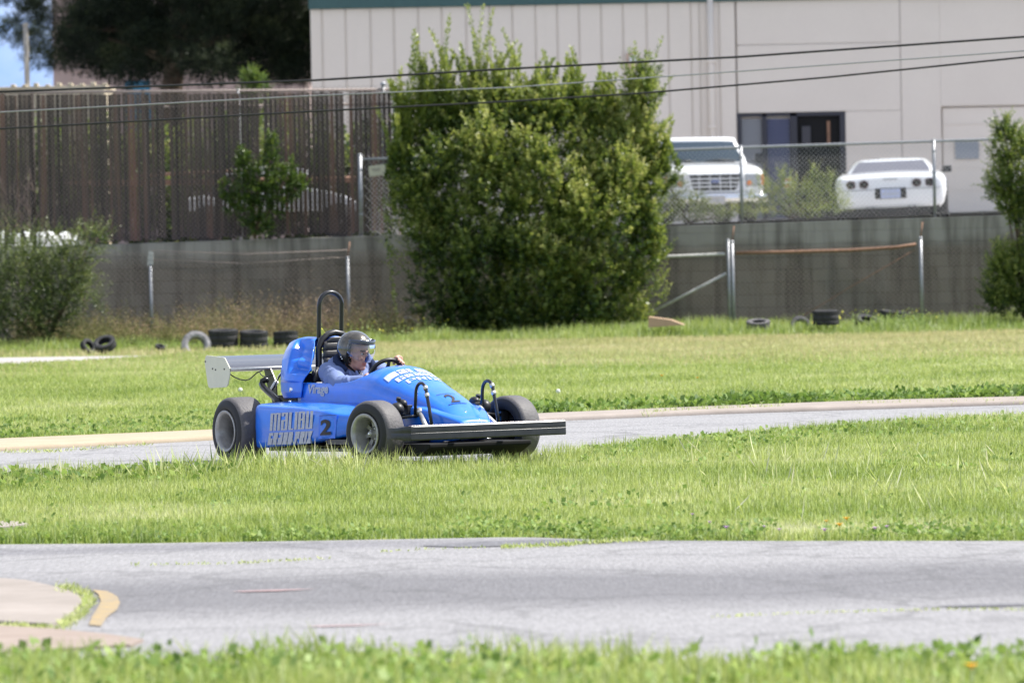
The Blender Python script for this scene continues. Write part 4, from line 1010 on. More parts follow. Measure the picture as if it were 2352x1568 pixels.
me = bd.data; HI = HM.inverted(); tv = np.zeros(len(me.vertices), dtype=np.float32)
for i, v in enumerate(me.vertices):
    q = HI @ v.co
    if q.x > .02 and -.14 < q.z < .12 and abs(q.y) < .1:
        t = .15 + .1 * (abs(q.y) > .03 and q.z < 0)
        if abs(q.z + .062 - .12 * 0) < .0125 and abs(q.y) < .025 and q.x > .07: t = .5
        elif abs(q.z + .0625) < .0022 and abs(q.y) < .023: t = .85
        elif -.125 < q.z < -.046 and q.x > .0: t = .40 * 0 + .18 + .12
        if abs(q.z - .030 - .1 * 0) < .006 and .012 < abs(q.y) < .048 and q.x > .06: t = .86       # brows
        if abs(q.z - .010) < .006 and .018 < abs(q.y) < .042 and q.x > .06: t = .84                  # lash line
        tv[i] = t
    else: tv[i] = .2
at_ = me.attributes.new('tint', 'FLOAT', 'POINT'); at_.data.foreach_set('value', tv)
mat('eye_white', (.55, .50, .47), .2); mat('iris_brown', (.02, .012, .008), .2)
for s in (-1, 1):
    b = MB(); b.ell(hp_(.079, s * .030, .009), (.0115, .0125, .0095), HR, 14, 10); ey = b.build('eye', bpy.data.materials['eye_white'], bd)
    b = MB(); b.ell(hp_(.0885, s * .030, .009), (.004, .0065, .0065), HR, 10, 8); b.build('iris', bpy.data.materials['iris_brown'], ey)
# jacket
b = MB()
b.tube([Vector((-.215, 0, .70)), Vector((-.235, 0, .655)), Vector((-.27, 0, .55)), Vector((-.30, 0, .38)), Vector((-.30, 0, .26))], [.085, .165, .185, .175, .175], 26)
b.ell((-.235, 0, .615), (.135, .245, .105), None, 28, 16)
for S, E_, W_ in ((SH_R, ELB_R, WR_R), (SH_L, ELB_L, WR_L)):
    P = [nb + Vector((-.01, S.y * .45, -.005)), S + Vector((0, S.y * .12, .0)), S * .6 + E_ * .4 + Vector((0, 0, .006)), S * .25 + E_ * .75, E_, E_ * .6 + W_ * .4, E_ * .25 + W_ * .75, W_ * .97 + E_ * .03]
    b.tube(P, [.075, .084, .076, .070, .064, .056, .050, .043], 20)
    d = (E_ - S).normalized()
    for k, t in enumerate((.25, .42, .58, .75, .95)):      # soft folds round the sleeve
        c = S + (E_ - S) * t; n_ = Vector((rnd.uniform(-.3, .3), rnd.uniform(-.3, .3), rnd.uniform(-.3, .3))); a_ = (d + n_).normalized(); u_ = a_.orthogonal().normalized(); v_ = a_.cross(u_)
        b.tube([c + (u_ * math.cos(q) + v_ * math.sin(q)) * (.080 - .012 * t) for q in np.linspace(k * 1.3 - 1.2, k * 1.3 + 2.2, 12)], [.005, .01, .015, .018, .018, .017, .016, .016, .016, .014, .01, .005], 8)
    for k, t in enumerate((.2, .45, .7)):
        c = E_ + (W_ - E_) * t; a_ = ((W_ - E_).normalized() + Vector((rnd.uniform(-.4, .4), 0, rnd.uniform(-.4, .4)))).normalized(); u_ = a_.orthogonal().normalized(); v_ = a_.cross(u_)
        b.tube([c + (u_ * math.cos(q) + v_ * math.sin(q)) * (.060 - .010 * t) for q in np.linspace(k * 2 - 1, k * 2 + 2.4, 10)], [.004, .009, .013, .013, .013, .013, .013, .012, .008, .004], 8)
for k in range(4):
    a0 = -.9 + k * .5; b.tube([Vector((-.14 + .02 * k, -.20 + .05 * k + .02 * math.sin(t * 2), .68 - .10 * t)) for t in np.linspace(0, 1, 6)], [.004, .012, .014, .014, .012, .005], 8)
jk = b.build('jacket', M['jacket'], person, clean=False); remesh(jk, .0065, 2)
b = MB()           # hood lying round the neck, lined in navy
HP = [(-.118, -.130, .672), (-.150, -.158, .690), (-.205, -.165, .722), (-.262, -.130, .752), (-.300, -.07, .770), (-.312, 0, .775), (-.300, .07, .770), (-.262, .130, .752), (-.205, .165, .722), (-.150, .158, .690), (-.118, .130, .672)]
b.tube([(x + .012, y * .86, z + .010) for x, y, z in HP], [.018, .028, .031, .033, .034, .034, .034, .033, .031, .028, .018], 12)
hd = b.build('hood', M['navy'], person, clean=False); remesh(hd, .006, 2)
b = MB(); b.tube([(x - .010, y * 1.06, z - .018) for x, y, z in HP], [.018, .030, .034, .038, .040, .042, .040, .038, .034, .030, .018], 12)
hd2 = b.build('hood_shell', M['jacket'], hd, clean=False); remesh(hd2, .006, 2)
b = MB(); b.tube([hp_(.06, -.0, -.135), hp_(.045, .03, -.155), hp_(.02, .045, -.17)], [.016, .018, .014], 10); b.build('shirt_collar', M['whiteplastic'], person)
# helmet: open face shell, padding, visor
HCc = Vector((-.012, 0, .035)); HRad = (.140, .126, .132)
def shell(rad_, cond, nu=96, nv=64, c=HCc, zmul=1.0):
    vs = []; fs = []
    for i in range(nv + 1):
        a = math.pi * i / nv
        for j in range(nu):
            t = 2 * math.pi * j / nu
            x = rad_[0] * math.sin(a) * math.cos(t); y = rad_[1] * math.sin(a) * math.sin(t); z = rad_[2] * math.cos(a)
            if z < 0: z *= 1.0; x *= 1 - .12 * (-z / rad_[2]) ** 2; y *= 1 - .10 * (-z / rad_[2]) ** 2
            vs.append((x, y, z))
    for i in range(nv):
        for j in range(nu):
            q = (i * nu + j, i * nu + (j + 1) % nu, (i + 1) * nu + (j + 1) % nu, (i + 1) * nu + j)
            m_ = [sum(vs[k][d] for k in q) / 4 for d in range(3)]
            if cond(*m_): fs.append(q)
    return [hp_(v[0] + c.x, v[1] + c.y, v[2] + c.z) for v in vs], fs
def keep(x, y, z):
    if z < -.112: return False
    # face opening: front part below the brow
    if x > .028 + (.045 if z < -.06 else 0) * 0 - max(0, -z - .02) * .10 and z < .048 - .0 * x: return False
    if z < -.085 and x < -.02: return True
    return True
b = MB(); v_, f_ = shell(HRad, keep); b.add(v_, f_); hl = b.build('helmet', M['helmet'], person, solid=.016)
def keep2(x, y, z): return keep(x, y, z) or (x > .0 and x < .045 and z < .05 and z > -.105)
b = MB(); v_, f_ = shell((.124, .110, .116), keep); b.add(v_, f_); b.build('padding', M['pad'], hl, solid=.020)
b = MB(); ed = []
for s in (-1, 1): b.tube([hp_(HCc.x + .030, s * .112, HCc.z + .03), hp_(HCc.x + .022, s * .117, HCc.z - .03), hp_(HCc.x + .015, s * .104, HCc.z - .085), hp_(HCc.x - .005, s * .07, HCc.z - .12), hp_(.03, s * .035, -.125), hp_(.055, 0, -.135)], [.009, .010, .010, .009, .006, .006], 8)
b.build('chin_strap', M['pad'], hl)
b = MB()
for s in (-1, 1):
    for (x, z) in ((-.03, -.062), (-.018, -.075)): b.ell(hp_(HCc.x + x, s * .121, HCc.z + z), (.006, .004, .006), HR, 8, 6)
for y in (-.055, 0, .055): b.ell(hp_(HCc.x + .108 - abs(y) * .35, y, HCc.z + .078), (.010, .008, .006), HR, 8, 6)
b.build('snap', M['chrome'], hl)
b = MB(); rows = []
for t in np.linspace(0, 1, 16):                       # bubble visor
    row = []
    z = .070 - .155 * t
    for a in np.linspace(-1.36, 1.36, 40):
        R_ = .148 + .020 * math.sin(math.pi * min(1, t * 1.05)) - .012 * t; zz = z + (.045 * (abs(a) / 1.36) ** 2.4 if t > .5 else 0) * (t - .5) * 2
        row.append(hp_(HCc.x - .006 + R_ * math.cos(a) * 1.02, R_ * .86 * math.sin(a), HCc.z + zz))
    rows.append(row)
b.grid(rows)
def visormat():
    m, n, p, tc = nodes('clear_visor'); out = n.nodes['Material Output']; tr = n.nodes.new('ShaderNodeBsdfTransparent'); tr.inputs[0].default_value = (.80, .83, .86, 1)
    gl = n.nodes.new('ShaderNodeBsdfGlossy'); gl.inputs['Roughness'].default_value = .06; fr = n.nodes.new('ShaderNodeFresnel'); fr.inputs[0].default_value = 1.5
    df = n.nodes.new('ShaderNodeBsdfDiffuse'); df.inputs[0].default_value = (.7, .75, .8, 1)
    m1 = n.nodes.new('ShaderNodeMixShader'); m1.inputs[0].default_value = .09; n.links.new(tr.outputs[0], m1.inputs[1]); n.links.new(df.outputs[0], m1.inputs[2])
    mx = n.nodes.new('ShaderNodeMixShader'); n.links.new(fr.outputs[0], mx.inputs[0]); n.links.new(m1.outputs[0], mx.inputs[1]); n.links.new(gl.outputs[0], mx.inputs[2]); n.links.new(mx.outputs[0], out.inputs[0]); return m
M['visor'] = visormat()
vz = b.build('visor', M['visor'], hl, clean=False)
b = MB(); rows = []
for t in np.linspace(0, 1, 4):
    rows.append([hp_(HCc.x - .004 + (.150 + .004 * t) * math.cos(a) * 1.02, .152 * .86 * math.sin(a), HCc.z + .080 - .032 * t) for a in np.linspace(-1.30, 1.30, 36)])
b.grid(rows); b.build('visor_brow', mat('smoky_visor_band', (.045, .055, .085), .15, coat=1), vz, solid=.002, clean=False)
# ================================================================== PARKED VEHICLES (local frame: x right, y away from camera at the facing end, z up)
def vloft(b, secs, caps=True, n=7, r=.07):
    """secs: (y, half width, z bottom, z top, corner radius, tuck)"""
    rows = []
    for (y, hw, zb, zt, r, tuck) in secs:
        R = []
        R += [(hw - tuck - .03, zb), (hw - tuck * .6, zb + .06), (hw, (zb + zt) / 2 - .02), (hw - .005, zt - r)]
        for k in range(1, n): a = math.pi / 2 * k / (n - 1); R.append((hw - .005 - r + r * math.cos(a), zt - r + r * math.sin(a)))
        R.append(((hw - r) * .5, zt + .018)); R.append((0, zt + .024))
        rows.append([(-x, y, z) for x, z in R] + [(x, y, z) for x, z in R[::-1][1:]])
    return b.grid(rows, True, True, caps)
tp = xz(1640, 505, 96.5)
truck = empty('pickup_truck', 'white pickup truck facing the camera behind the chain link fence, partly hidden by bushes', 'pickup truck')
TD = 96.0; tx, _ = xz(1641, 430, TD); tz = yz(tx)
truck.matrix_world = Matrix.Translation((tx, TD, tz)) @ Matrix.Rotation(rad(6.5), 4, 'Z') @ Matrix.Diagonal((1.0, 1, .94, 1)).to_4x4()
b = MB()
vloft(b, [(-.02, .80, .42, .80, .05, .03), (.04, .855, .40, .93, .07, .03), (.16, .875, .36, .995, .10, .03), (.5, .885, .36, 1.035, .12, .04), (1.0, .885, .36, 1.085, .12, .04), (1.25, .88, .36, 1.10, .11, .04), (2.9, .88, .36, 1.09, .09, .04), (4.75, .88, .42, 1.08, .05, .04), (4.8, .86, .5, 1.05, .05, .04)])
bdy = b.build('body', M['white'], truck)
b = MB(); rows = []
for (z, hw, yf, yr) in ((1.08, .775, 1.20, 2.98), (1.20, .755, 1.32, 2.95), (1.38, .71, 1.56, 2.90), (1.515, .672, 1.76, 2.84)):
    rows.append([(-hw, yf + .06, z), (-hw + .04, yf + .012, z), (-hw * .5, yf - .03, z), (0, yf - .045, z), (hw * .5, yf - .03, z), (hw - .04, yf + .012, z), (hw, yf + .06, z), (hw, yr, z), (-hw, yr, z)])
b.grid(rows, True, True, False)
rows = []
for (z, hw, yf, yr) in ((1.515, .672, 1.76, 2.84), (1.545, .668, 1.77, 2.83), (1.58, .635, 1.82, 2.80), (1.598, .50, 1.95, 2.7), (1.605, .2, 2.1, 2.5)):
    rows.append([(-hw, yf + .06, z), (-hw + .04, yf + .012, z), (-hw * .5, yf - .03, z), (0, yf - .045, z), (hw * .5, yf - .03, z), (hw - .04, yf + .012, z), (hw, yf + .06, z), (hw, yr, z), (-hw, yr, z)])
b.grid(rows, True, True, True)
cab = b.build('cab', M['white'], truck)
b = MB(); rows = []
for t in np.linspace(.10, .985, 14):
    z = 1.08 + .435 * t; hw = float(np.interp(z, [1.08, 1.20, 1.38, 1.515], [.775, .755, .71, .672])) - .075; yf = float(np.interp(z, [1.08, 1.20, 1.38, 1.515], [1.20, 1.32, 1.56, 1.76])) - .018
    rows.append([(hw * u, yf - .045 + .045 * u * u * 1.35, z) for u in np.linspace(-1, 1, 9)])
b.grid(rows); ws = b.build('windshield', M['glass'], cab, clean=False)
b = MB(); b.box(-.52, -.22, 1.95, 2.05, 1.10, 1.40); b.box(.22, .52, 1.95, 2.05, 1.10, 1.40)
b = MB()
for s in (-1, 1): b.add([(s * .768, 1.40, 1.14), (s * .768, 2.85, 1.14), (s * .688, 2.78, 1.48), (s * .688, 1.86, 1.48)], [(0, 1, 2, 3)], False)
b.build('side_window', M['glass'], cab, clean=False)
b = MB()
for x0, x1 in ((-.60, -.12), (.02, .55)): b.tube([(x0, 1.20, 1.135), ((x0 + x1) / 2, 1.205, 1.165), (x1, 1.215, 1.135)], .012, 6)
b.build('wiper', M['blackplastic'], ws)
b = MB(); fy = -.035
pl = [(-.50, .90), (.50, .90), (.44, .60), (.36, .545), (-.36, .545), (-.44, .60)]
b.prism(pl, fy - .03, fy + .04); gr = b.build('grille', M['whiteplastic'], truck, bevel=.012)
b = MB(); b.prism([(-.44, .868), (.44, .868), (.385, .62), (.33, .585), (-.33, .585), (-.385, .62)], fy - .036, fy - .0305); b.build('grille_recess', M['dark'], gr)
b = MB()
for z, hw in ((.80, .43), (.725, .41), (.655, .39)): b.box(-hw, hw, fy - .050, fy - .037, z - .012, z + .012)
for x in (-.27, -.09, .09, .27): b.box(x - .007, x + .007, fy - .046, fy - .037, .59, .865)
b.build('grille_bar', M['whiteplastic'], gr)
b = MB(); b.ell((0, fy - .055, .745), (.085, .014, .036)); b.build('badge', M['ovalblue'], gr)
for s in (-1, 1):
    b = MB(); pl = [(s * .53, .89), (s * .80, .875), (s * .80, .66), (s * .535, .64)]; b.prism(pl if s > 0 else pl[::-1], fy - .022, fy + .1); h = b.build('headlight', M['lampglass'], truck, bevel=.02)
    b = MB(); b.ell((s * .60, fy - .024, .715), (.045, .012, .045)); b.build('indicator', M['amber'], h)
    b = MB(); b.box(min(s * .802, s * .868), max(s * .802, s * .868), .0, .12, .67, .87); b.build('side_marker', M['amber'], truck, bevel=.02)
b = MB(); rows = []
for x in np.linspace(-.90, .90, 15):
    yb = -.16 + .10 * abs(x / .9) ** 3; rows.append([(x, yb + .02, .36), (x, yb - .01, .40), (x, yb - .015, .46), (x, yb + .01, .53), (x, yb + .13, .54), (x, yb + .13, .36)])
b.grid(rows, True, True, True); bp = b.build('bumper', M['chrome'], truck)
b = MB(); b.box(-.85, .85, .0, .25, .20, .345); b.build('air_dam', M['blackplastic'], truck)
b = MB(); b.box(-.16, .16, -.185, -.178, .33, .48); npl = b.build('number_plate', M['plateg'], truck)
b = MB()
for k in range(6): b.box(-.12 + k * .042, -.095 + k * .042, -.1885, -.186, .375, .43)
b.build('plate_marks', M['decal'], npl)
for s in (-1, 1):
    b = MB(); b.tube([(s * .86, 1.35, 1.12), (s * .95, 1.33, 1.16)], .016, 8); b.box(min(s * .93, s * 1.07), max(s * .93, s * 1.07), 1.29, 1.36, 1.08, 1.27); b.build('mirror', M['blackplastic'], truck, bevel=.02)
for (x, y) in ((-.72, .85), (.72, .85), (-.72, 3.75), (.72, 3.75)):
    e = empty('wheel'); e.parent = truck; e.location = (x, y, .34)
    b = MB(); b.lathe([(.18, -.11), (.2, -.12), (.32, -.115), (.34, -.08), (.34, .08), (.32, .115), (.2, .12), (.18, .11)], None, 28, 'X'); b.build('tyre', M['tyredull'], e)
    b = MB(); b.lathe([(0, -.07), (.18, -.07), (.185, -.11), (.19, .11), (.18, .07), (0, .07)], None, 24, 'X'); b.build('rim', M['alu'], e)

SCD = 93.0; sx, _ = xz(2047, 440, SCD); sz = yz(sx) - .06
car = empty('sports_car', 'low white sports coupe seen from behind with four dark round-cornered tail lights', 'car')
car.matrix_world = Matrix.Translation((sx, SCD, sz)) @ Matrix.Rotation(rad(-5), 4, 'Z') @ Matrix.Rotation(rad(-1.3), 4, 'Y')
b = MB()
vloft(b, [(-.01, .80, .24, .66, .10, .10), (.02, .875, .19, .70, .12, .09), (.10, .915, .16, .725, .13, .08), (.30, .93, .20, .745, .14, .07), (.8, .935, .20, .79, .17, .06), (1.3, .92, .20, .80, .18, .05), (2.2, .88, .2, .78, .16, .05), (3.2, .90, .2, .74, .18, .05), (4.1, .84, .22, .60, .14, .06), (4.4, .70, .3, .50, .08, .06)])
cb = b.build('body', M['white'], car)
b = MB(); rows = []
for (z, hw, yf, yr, rr_) in ((.74, .77, .55, 3.05, .2), (.82, .735, .80, 2.9, .2), (.91, .68, 1.12, 2.70, .18), (.99, .61, 1.45, 2.45, .16), (1.02, .52, 1.62, 2.3, .14), (1.035, .25, 1.75, 2.1, .1)):
    rows.append([(-hw, yf + .35, z), (-hw + .03, yf + .12, z), (-hw + .12, yf + .03, z), (-hw * .4, yf, z), (0, yf - .01, z), (hw * .4, yf, z), (hw - .12, yf + .03, z), (hw - .03, yf + .12, z), (hw, yf + .35, z), (hw, yr - .3, z), (hw * .5, yr, z), (-hw * .5, yr, z), (-hw, yr - .3, z)])
b.grid(rows, True, True, True); gh = b.build('roof', M['white'], car)
b = MB(); rows = []
for t in np.linspace(.0, 1, 19):
    z = .79 + .185 * t; hw = np.interp(z, [.74, .82, .91, .99], [.77, .735, .68, .61]) - .085; yf = np.interp(z, [.74, .82, .91, .99], [.55, .80, 1.12, 1.45]) - .014
    rows.append([(hw * u, yf - .01 + .045 * abs(u) ** 3, z + .0) for u in np.linspace(-1, 1, 11)])
b.grid(rows); b.build('rear_window', mat('grey_rear_glass', (.11, .11, .135), .35, spec=.3), gh, clean=False)
b = MB()
for s in (-1, 1): b.add([(s * .752, 1.25, .79), (s * .752, 2.5, .79), (s * .655, 2.35, .95), (s * .645, 1.6, .96)], [(0, 1, 2, 3)], False)
b.build('side_window', M['glass'], gh, clean=False)
def rrect(cx, cz, w_, h_, r, n=5):
    P = []
    for (sx_, sz_, a0) in ((1, 1, 0), (-1, 1, 90), (-1, -1, 180), (1, -1, 270)):
        for k in range(n): a = rad(a0 + 90 * k / (n - 1)); P.append((cx + sx_ * (w_ / 2 - r) + r * math.cos(a), cz + sz_ * (h_ / 2 - r) + r * math.sin(a)))
    return P
for x in (-.655, -.44, .44, .655):
    yb = -.03 if abs(x) < .5 else -.015
    b = MB(); b.prism(rrect(x, .585, .155, .135, .055), yb - .012, yb + .12); t_ = b.build('tail_light', M['red'], car, bevel=.008)
    b = MB(); b.prism(rrect(x, .585, .11, .09, .04), yb - .016, yb - .0125); b.build('lens_core', M['dark'], t_)
b = MB(); b.box(-.125, .125, -.022, .0, .652, .666); b.build('badge', M['galv'], car)
b = MB(); b.prism(rrect(0, .425, .52, .175, .02), -.028, .02); pr_ = b.build('plate_recess', M['dark'], car)
b = MB(); b.box(-.165, .165, -.036, -.029, .345, .500); q = b.build('number_plate', M['plate'], car)
b = MB()
for k in range(7): b.box(-.135 + k * .040, -.113 + k * .040, -.0395, -.037, .385, .445)
b.box(-.10, .10, -.0395, -.037, .472, .482); b.build('plate_marks', M['decal'], q)
b = MB(); b.box(-.84, -.28, -.022, -.0, .487, .497); b.box(.28, .84, -.022, -.0, .487, .497); b.build('bumper_line', M['galv'], car)
b = MB(); b.prism([(-.80, .02), (.80, .02), (.80, .225), (.50, .245), (.46, .215), (-.46, .215), (-.50, .245), (-.80, .225)], .03, .35); b.build('diffuser', M['dark'], car)
for x in (-.40, -.30, .30, .40): b = MB(); b.tube([(x, -.05, .17), (x, .2, .17)], .03, 12); b.build('exhaust_tip', M['blackplastic'], car)
b = MB(); b.box(.86, 1.01, 2.25, 2.34, .76, .87); b.tube([(.80, 2.32, .78), (.93, 2.3, .80)], .02, 8); b.build('mirror', M['blackplastic'], car, bevel=.03)
b = MB(); b.box(-1.01, -.86, 2.25, 2.34, .76, .87); b.tube([(-.80, 2.32, .78), (-.93, 2.3, .80)], .02, 8); b.build('mirror', M['blackplastic'], car, bevel=.03)
for (x, y) in ((-.80, .85), (.80, .85), (-.78, 3.35), (.78, 3.35)):
    e = empty('wheel'); e.parent = car; e.location = (x, y, .31)
    b = MB(); b.lathe([(.19, -.14), (.2, -.145), (.29, -.14), (.315, -.10), (.315, .10), (.29, .14), (.2, .145), (.19, .14)], None, 28, 'X'); b.build('tyre', M['tyredull'], e)
    b = MB(); b.lathe([(0, -.09), (.19, -.09), (.195, -.14), (.2, .14), (.19, .09), (0, .09)], None, 24, 'X'); b.build('rim', M['alu'], e)
sn = empty('door_sign', 'small white and red sign low on the dark door opening behind the bushes', 'sign')
b = MB(); D_ = 106.7; pl = [xz(x, y, D_) for x, y in ((1800, 412), (1818, 411), (1818, 432), (1800, 432))]; b.prism(pl, D_, D_ + .02); b.build('panel', M['whiteplastic'], sn)
b = MB(); 
for (ya, yb_) in ((411.5, 416), (424, 430)):
    pl = [xz(x, y, D_ - .004) for x, y in ((1800, ya), (1818, ya), (1818, yb_), (1800, yb_))]; b.prism(pl, D_ - .006, D_ - .002)
b.build('red_band', M['signr'], sn)

# ================================================================== DISCARDED TYRES, CARDBOARD
def tyre_mesh(R, w_, m, treads=True):
    b = MB(); h = w_ / 2; rr_ = R * .56
    b.lathe([(rr_, -h * .7), (rr_ + .01, -h * .95), (R * .8, -h * 1.05), (R * .95, -h * .95), (R, -h * .75), (R, -h * .45), (R - .008, -h * .42), (R - .008, -h * .36), (R, -h * .33), (R, h * .33), (R - .008, h * .36), (R - .008, h * .42), (R, h * .45), (R, h * .75), (R * .95, h * .95), (R * .8, h * 1.05), (rr_ + .01, h * .95), (rr_, h * .7), (rr_ + .03, h * .5), (R * .9, h * .4), (R * .9, -h * .4), (rr_ + .03, -h * .5), (rr_, -h * .7)], None, 44, 'Z')
    if treads:
        for k in range(36):
            a = 2 * math.pi * k / 36; Mx = Matrix.Rotation(a, 4, 'Z')
            for z0, z1 in ((-h * .98, -h * .60), (h * .60, h * .98)): b.box(R - .018, R + .006, -.016, .016, z0, z1, Mx)
    o = b.build('discarded_tyre', m, clean=False); return o
T0 = tyre_mesh(.30, .20, M['tyredull']); T1 = tyre_mesh(.29, .18, M['tyregrey'])
T2 = tyre_mesh(.29, .18, mat('pale_dusty_tyre', (.24, .23, .24), .85, noise=.4, nscale=9, bump=.4, bscale=20))
used = set()
def place_tyre(src, px, py, D, tilt, yaw, s, lab, grp='discarded tyres lying along the foot of the wall', zoff=0, zs=1):
    o = src if src.name not in used else src.copy()
    if src.name in used: COL.objects.link(o)
    used.add(src.name)
    p = at(px, py, D); o.matrix_world = Matrix.Translation((p[0], D, p[2] + zoff)) @ Euler((tilt, 0, yaw), 'XYZ').to_matrix().to_4x4() @ Matrix.Diagonal((s, s, s * zs, 1)).to_4x4()
    return tag(o, lab, 'tyre', grp)
DT = 82.5
place_tyre(T2, 450, 794, DT, rad(72), rad(12), .74, 'dusty grey tyre standing on edge in the grass, its dark hole facing the camera')
place_tyre(T0, 513, 776, 83.2, rad(4), 0, .74, 'black tyre lying flat beside the standing grey tyre', zs=1.65)
place_tyre(T0, 583, 778, 83.2, rad(6), rad(20), .70, 'black tyre lying flat, middle of the three flat ones behind the rear wing', zs=1.65)
place_tyre(T0, 656, 776, 83.6, rad(-3), rad(30), .62, 'black tyre lying flat in tall weeds nearest the kart', zs=1.6)
place_tyre(T0, 241, 790, 82, rad(35), rad(-20), .54, 'half buried black tyre at the foot of the left shrub')
place_tyre(T0, 202, 796, 82.6, rad(60), rad(50), .40, 'small dark tyre piece behind the half buried tyre on the left')
place_tyre(T0, 368, 797, 82, rad(25), rad(40), .25, 'little black tyre fragment alone in the grass between the left shrub and the standing tyre')
place_tyre(T0, 940, 744, 87, rad(50), rad(30), .42, 'dark tyre in deep shade left of the big shrub')
place_tyre(T1, 1742, 745, 84.9, rad(12), 0, .62, 'grey tyre sunk in weeds right of the double fence post')
place_tyre(T1, 1838, 750, 84.9, rad(70), rad(10), .55, 'grey tyre leaning in the weeds left of the flat black one')
place_tyre(T0, 1897, 729, 84.2, rad(2), 0, .66, 'black tyre lying flat at the middle of the right wall', zs=1.6)
place_tyre(T0, 1992, 741, 85, rad(25), rad(30), .62, 'black tyre tilted among yellow flowering weeds near the right fence post')
place_tyre(T0, 2050, 724, 86.3, rad(8), rad(60), .66, 'black tyre against the wall just left of the right fence post')
b = MB(); p = gp(1520, 768); 
b.add([tuple(at(1489, 727, 84)), tuple(at(1540, 734, 84)), tuple(at(1572, 746, 84)), tuple(at(1489, 752, 84)), tuple(at(1492, 726, 84.25)), tuple(at(1543, 733, 84.25)), tuple(at(1574, 745, 84.25)), tuple(at(1491, 752, 84.25))], [(0, 1, 2, 3), (7, 6, 5, 4), (0, 4, 5, 1), (1, 5, 6, 2), (2, 6, 7, 3), (3, 7, 4, 0)], False)
tag(b.build('cardboard_sheet', M['card'], bevel=.005), 'crumpled tan cardboard lying in the weeds right of the big shrub', 'cardboard')
# ================================================================== VEGETATION
R_ = np.random.default_rng(11)
def unit(v): return v / (np.linalg.norm(v, axis=-1, keepdims=True) + 1e-9)
def leaf_geo(B, D, L, W, fold=.25):
    """rhombic folded leaves: base B, direction D, length L, width W"""
    n = len(B); rv = unit(R_.normal(size=(n, 3))); S = unit(np.cross(D, rv)); N = np.cross(S, D)
    L = L[:, None]; W = W[:, None]
    V = np.stack([B, B + D * L * .5 + S * W * .5 + N * W * fold, B + D * L, B + D * L * .5 - S * W * .5 + N * W * fold], 1).reshape(-1, 3)
    F = np.arange(n * 4).reshape(n, 4); return V, F
class Fol:
    def __init__(s): s.V = []; s.F = []; s.T = []; s.k = 0
    def leaves(s, B, D, L, W, T, fold=.25):
        V, F = leaf_geo(B, D, L, W, fold); s.V.append(V); s.F.append(F + s.k); s.T.append(np.repeat(T, 4)); s.k += len(V)
    def shoots(s, P, D, SL, n, L, W, T, spread=.9, taper=.4, jit=.15):
        """P (m,3) shoot bases, D (m,3) directions, SL (m,) lengths; n leaves each"""
        m = len(P); t = np.tile(np.linspace(.08, 1, n), m); i = np.repeat(np.arange(m), n)
        Dm = D[i]; ref = unit(np.cross(Dm, unit(R_.normal(size=(m, 3)))[i])); per = np.cross(Dm, ref)
        a = np.tile(np.arange(n) * 2.4, m) + np.repeat(R_.uniform(0, 6.28, m), n)
        rad_ = ref * np.cos(a)[:, None] + per * np.sin(a)[:, None]
        bend = np.repeat(R_.normal(size=(m, 3)) * .12, n, axis=0) * (t ** 2)[:, None]
        B = P[i] + (Dm + bend) * (SL[i] * t)[:, None]
        Dl = unit(Dm * (.35 + .75 * t)[:, None] + rad_ * spread + R_.normal(size=(m * n, 3)) * jit)
        k = 1 - taper * t
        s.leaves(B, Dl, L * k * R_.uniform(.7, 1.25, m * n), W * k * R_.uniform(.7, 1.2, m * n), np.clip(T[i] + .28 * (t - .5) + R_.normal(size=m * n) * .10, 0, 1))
    def lobe(s, c, r, m, SL, n, L, W, tint=.45, up=.5, inner=.55, front=True):
        """shoots all over an ellipsoid"""
        U = unit(R_.normal(size=(m, 3)))
        if front: U[:, 1] = np.where((U[:, 1] > .35) & (R_.random(m) < .8), -U[:, 1], U[:, 1])
        q = R_.uniform(inner, 1, m) ** .6
        P = np.array(c) + U * np.array(r) * q[:, None]; D = unit(U * .8 + np.array([0, 0, up]) + R_.normal(size=(m, 3)) * .28)
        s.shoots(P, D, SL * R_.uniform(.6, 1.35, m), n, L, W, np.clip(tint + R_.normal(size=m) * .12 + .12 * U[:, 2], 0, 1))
    def build(s, name, m, parent=None):
        o = np_mesh(name, np.concatenate(s.V), np.concatenate(s.F), m, np.concatenate(s.T), parent); return o
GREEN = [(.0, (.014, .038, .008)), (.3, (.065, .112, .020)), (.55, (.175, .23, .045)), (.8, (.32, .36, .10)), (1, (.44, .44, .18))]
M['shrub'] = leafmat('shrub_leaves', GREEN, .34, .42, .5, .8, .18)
M['shrub2'] = leafmat('grey_green_leaves', [(0, (.018, .038, .010)), (.4, (.065, .10, .025)), (.7, (.16, .20, .06)), (1, (.28, .30, .13))], .28, .45, .5, .9, .15)
M['vine'] = leafmat('fresh_vine_leaves', [(0, (.015, .04, .008)), (.5, (.05, .10, .014)), (1, (.16, .22, .04))], .30, .4, .5, 1, .12)
M['pine'] = leafmat('dark_pine_needles', [(0, (.008, .015, .008)), (.5, (.022, .036, .016)), (.8, (.07, .095, .035)), (1, (.15, .17, .07))], .12, .6, .3, .35, .22)
LAWN = [(.0, (.10, .175, .030)), (.3, (.225, .315, .068)), (.6, (.35, .425, .125)), (.85, (.48, .52, .23)), (1, (.58, .58, .36))]
M['grass'] = leafmat('lawn_grass', LAWN, .40, .5, .35, .55, .16, up=.55)
M['dry'] = leafmat('drying_grass', [(0, (.28, .32, .10)), (.4, (.44, .44, .18)), (.75, (.60, .53, .29)), (1, (.70, .60, .38))], .38, .6, .3, .5, .25, up=.55)
M['weed'] = leafmat('broad_weeds', [(0, (.06, .12, .022)), (.5, (.16, .25, .055)), (1, (.30, .39, .13))], .34, .55, .22, 1.2, .18, up=.3)
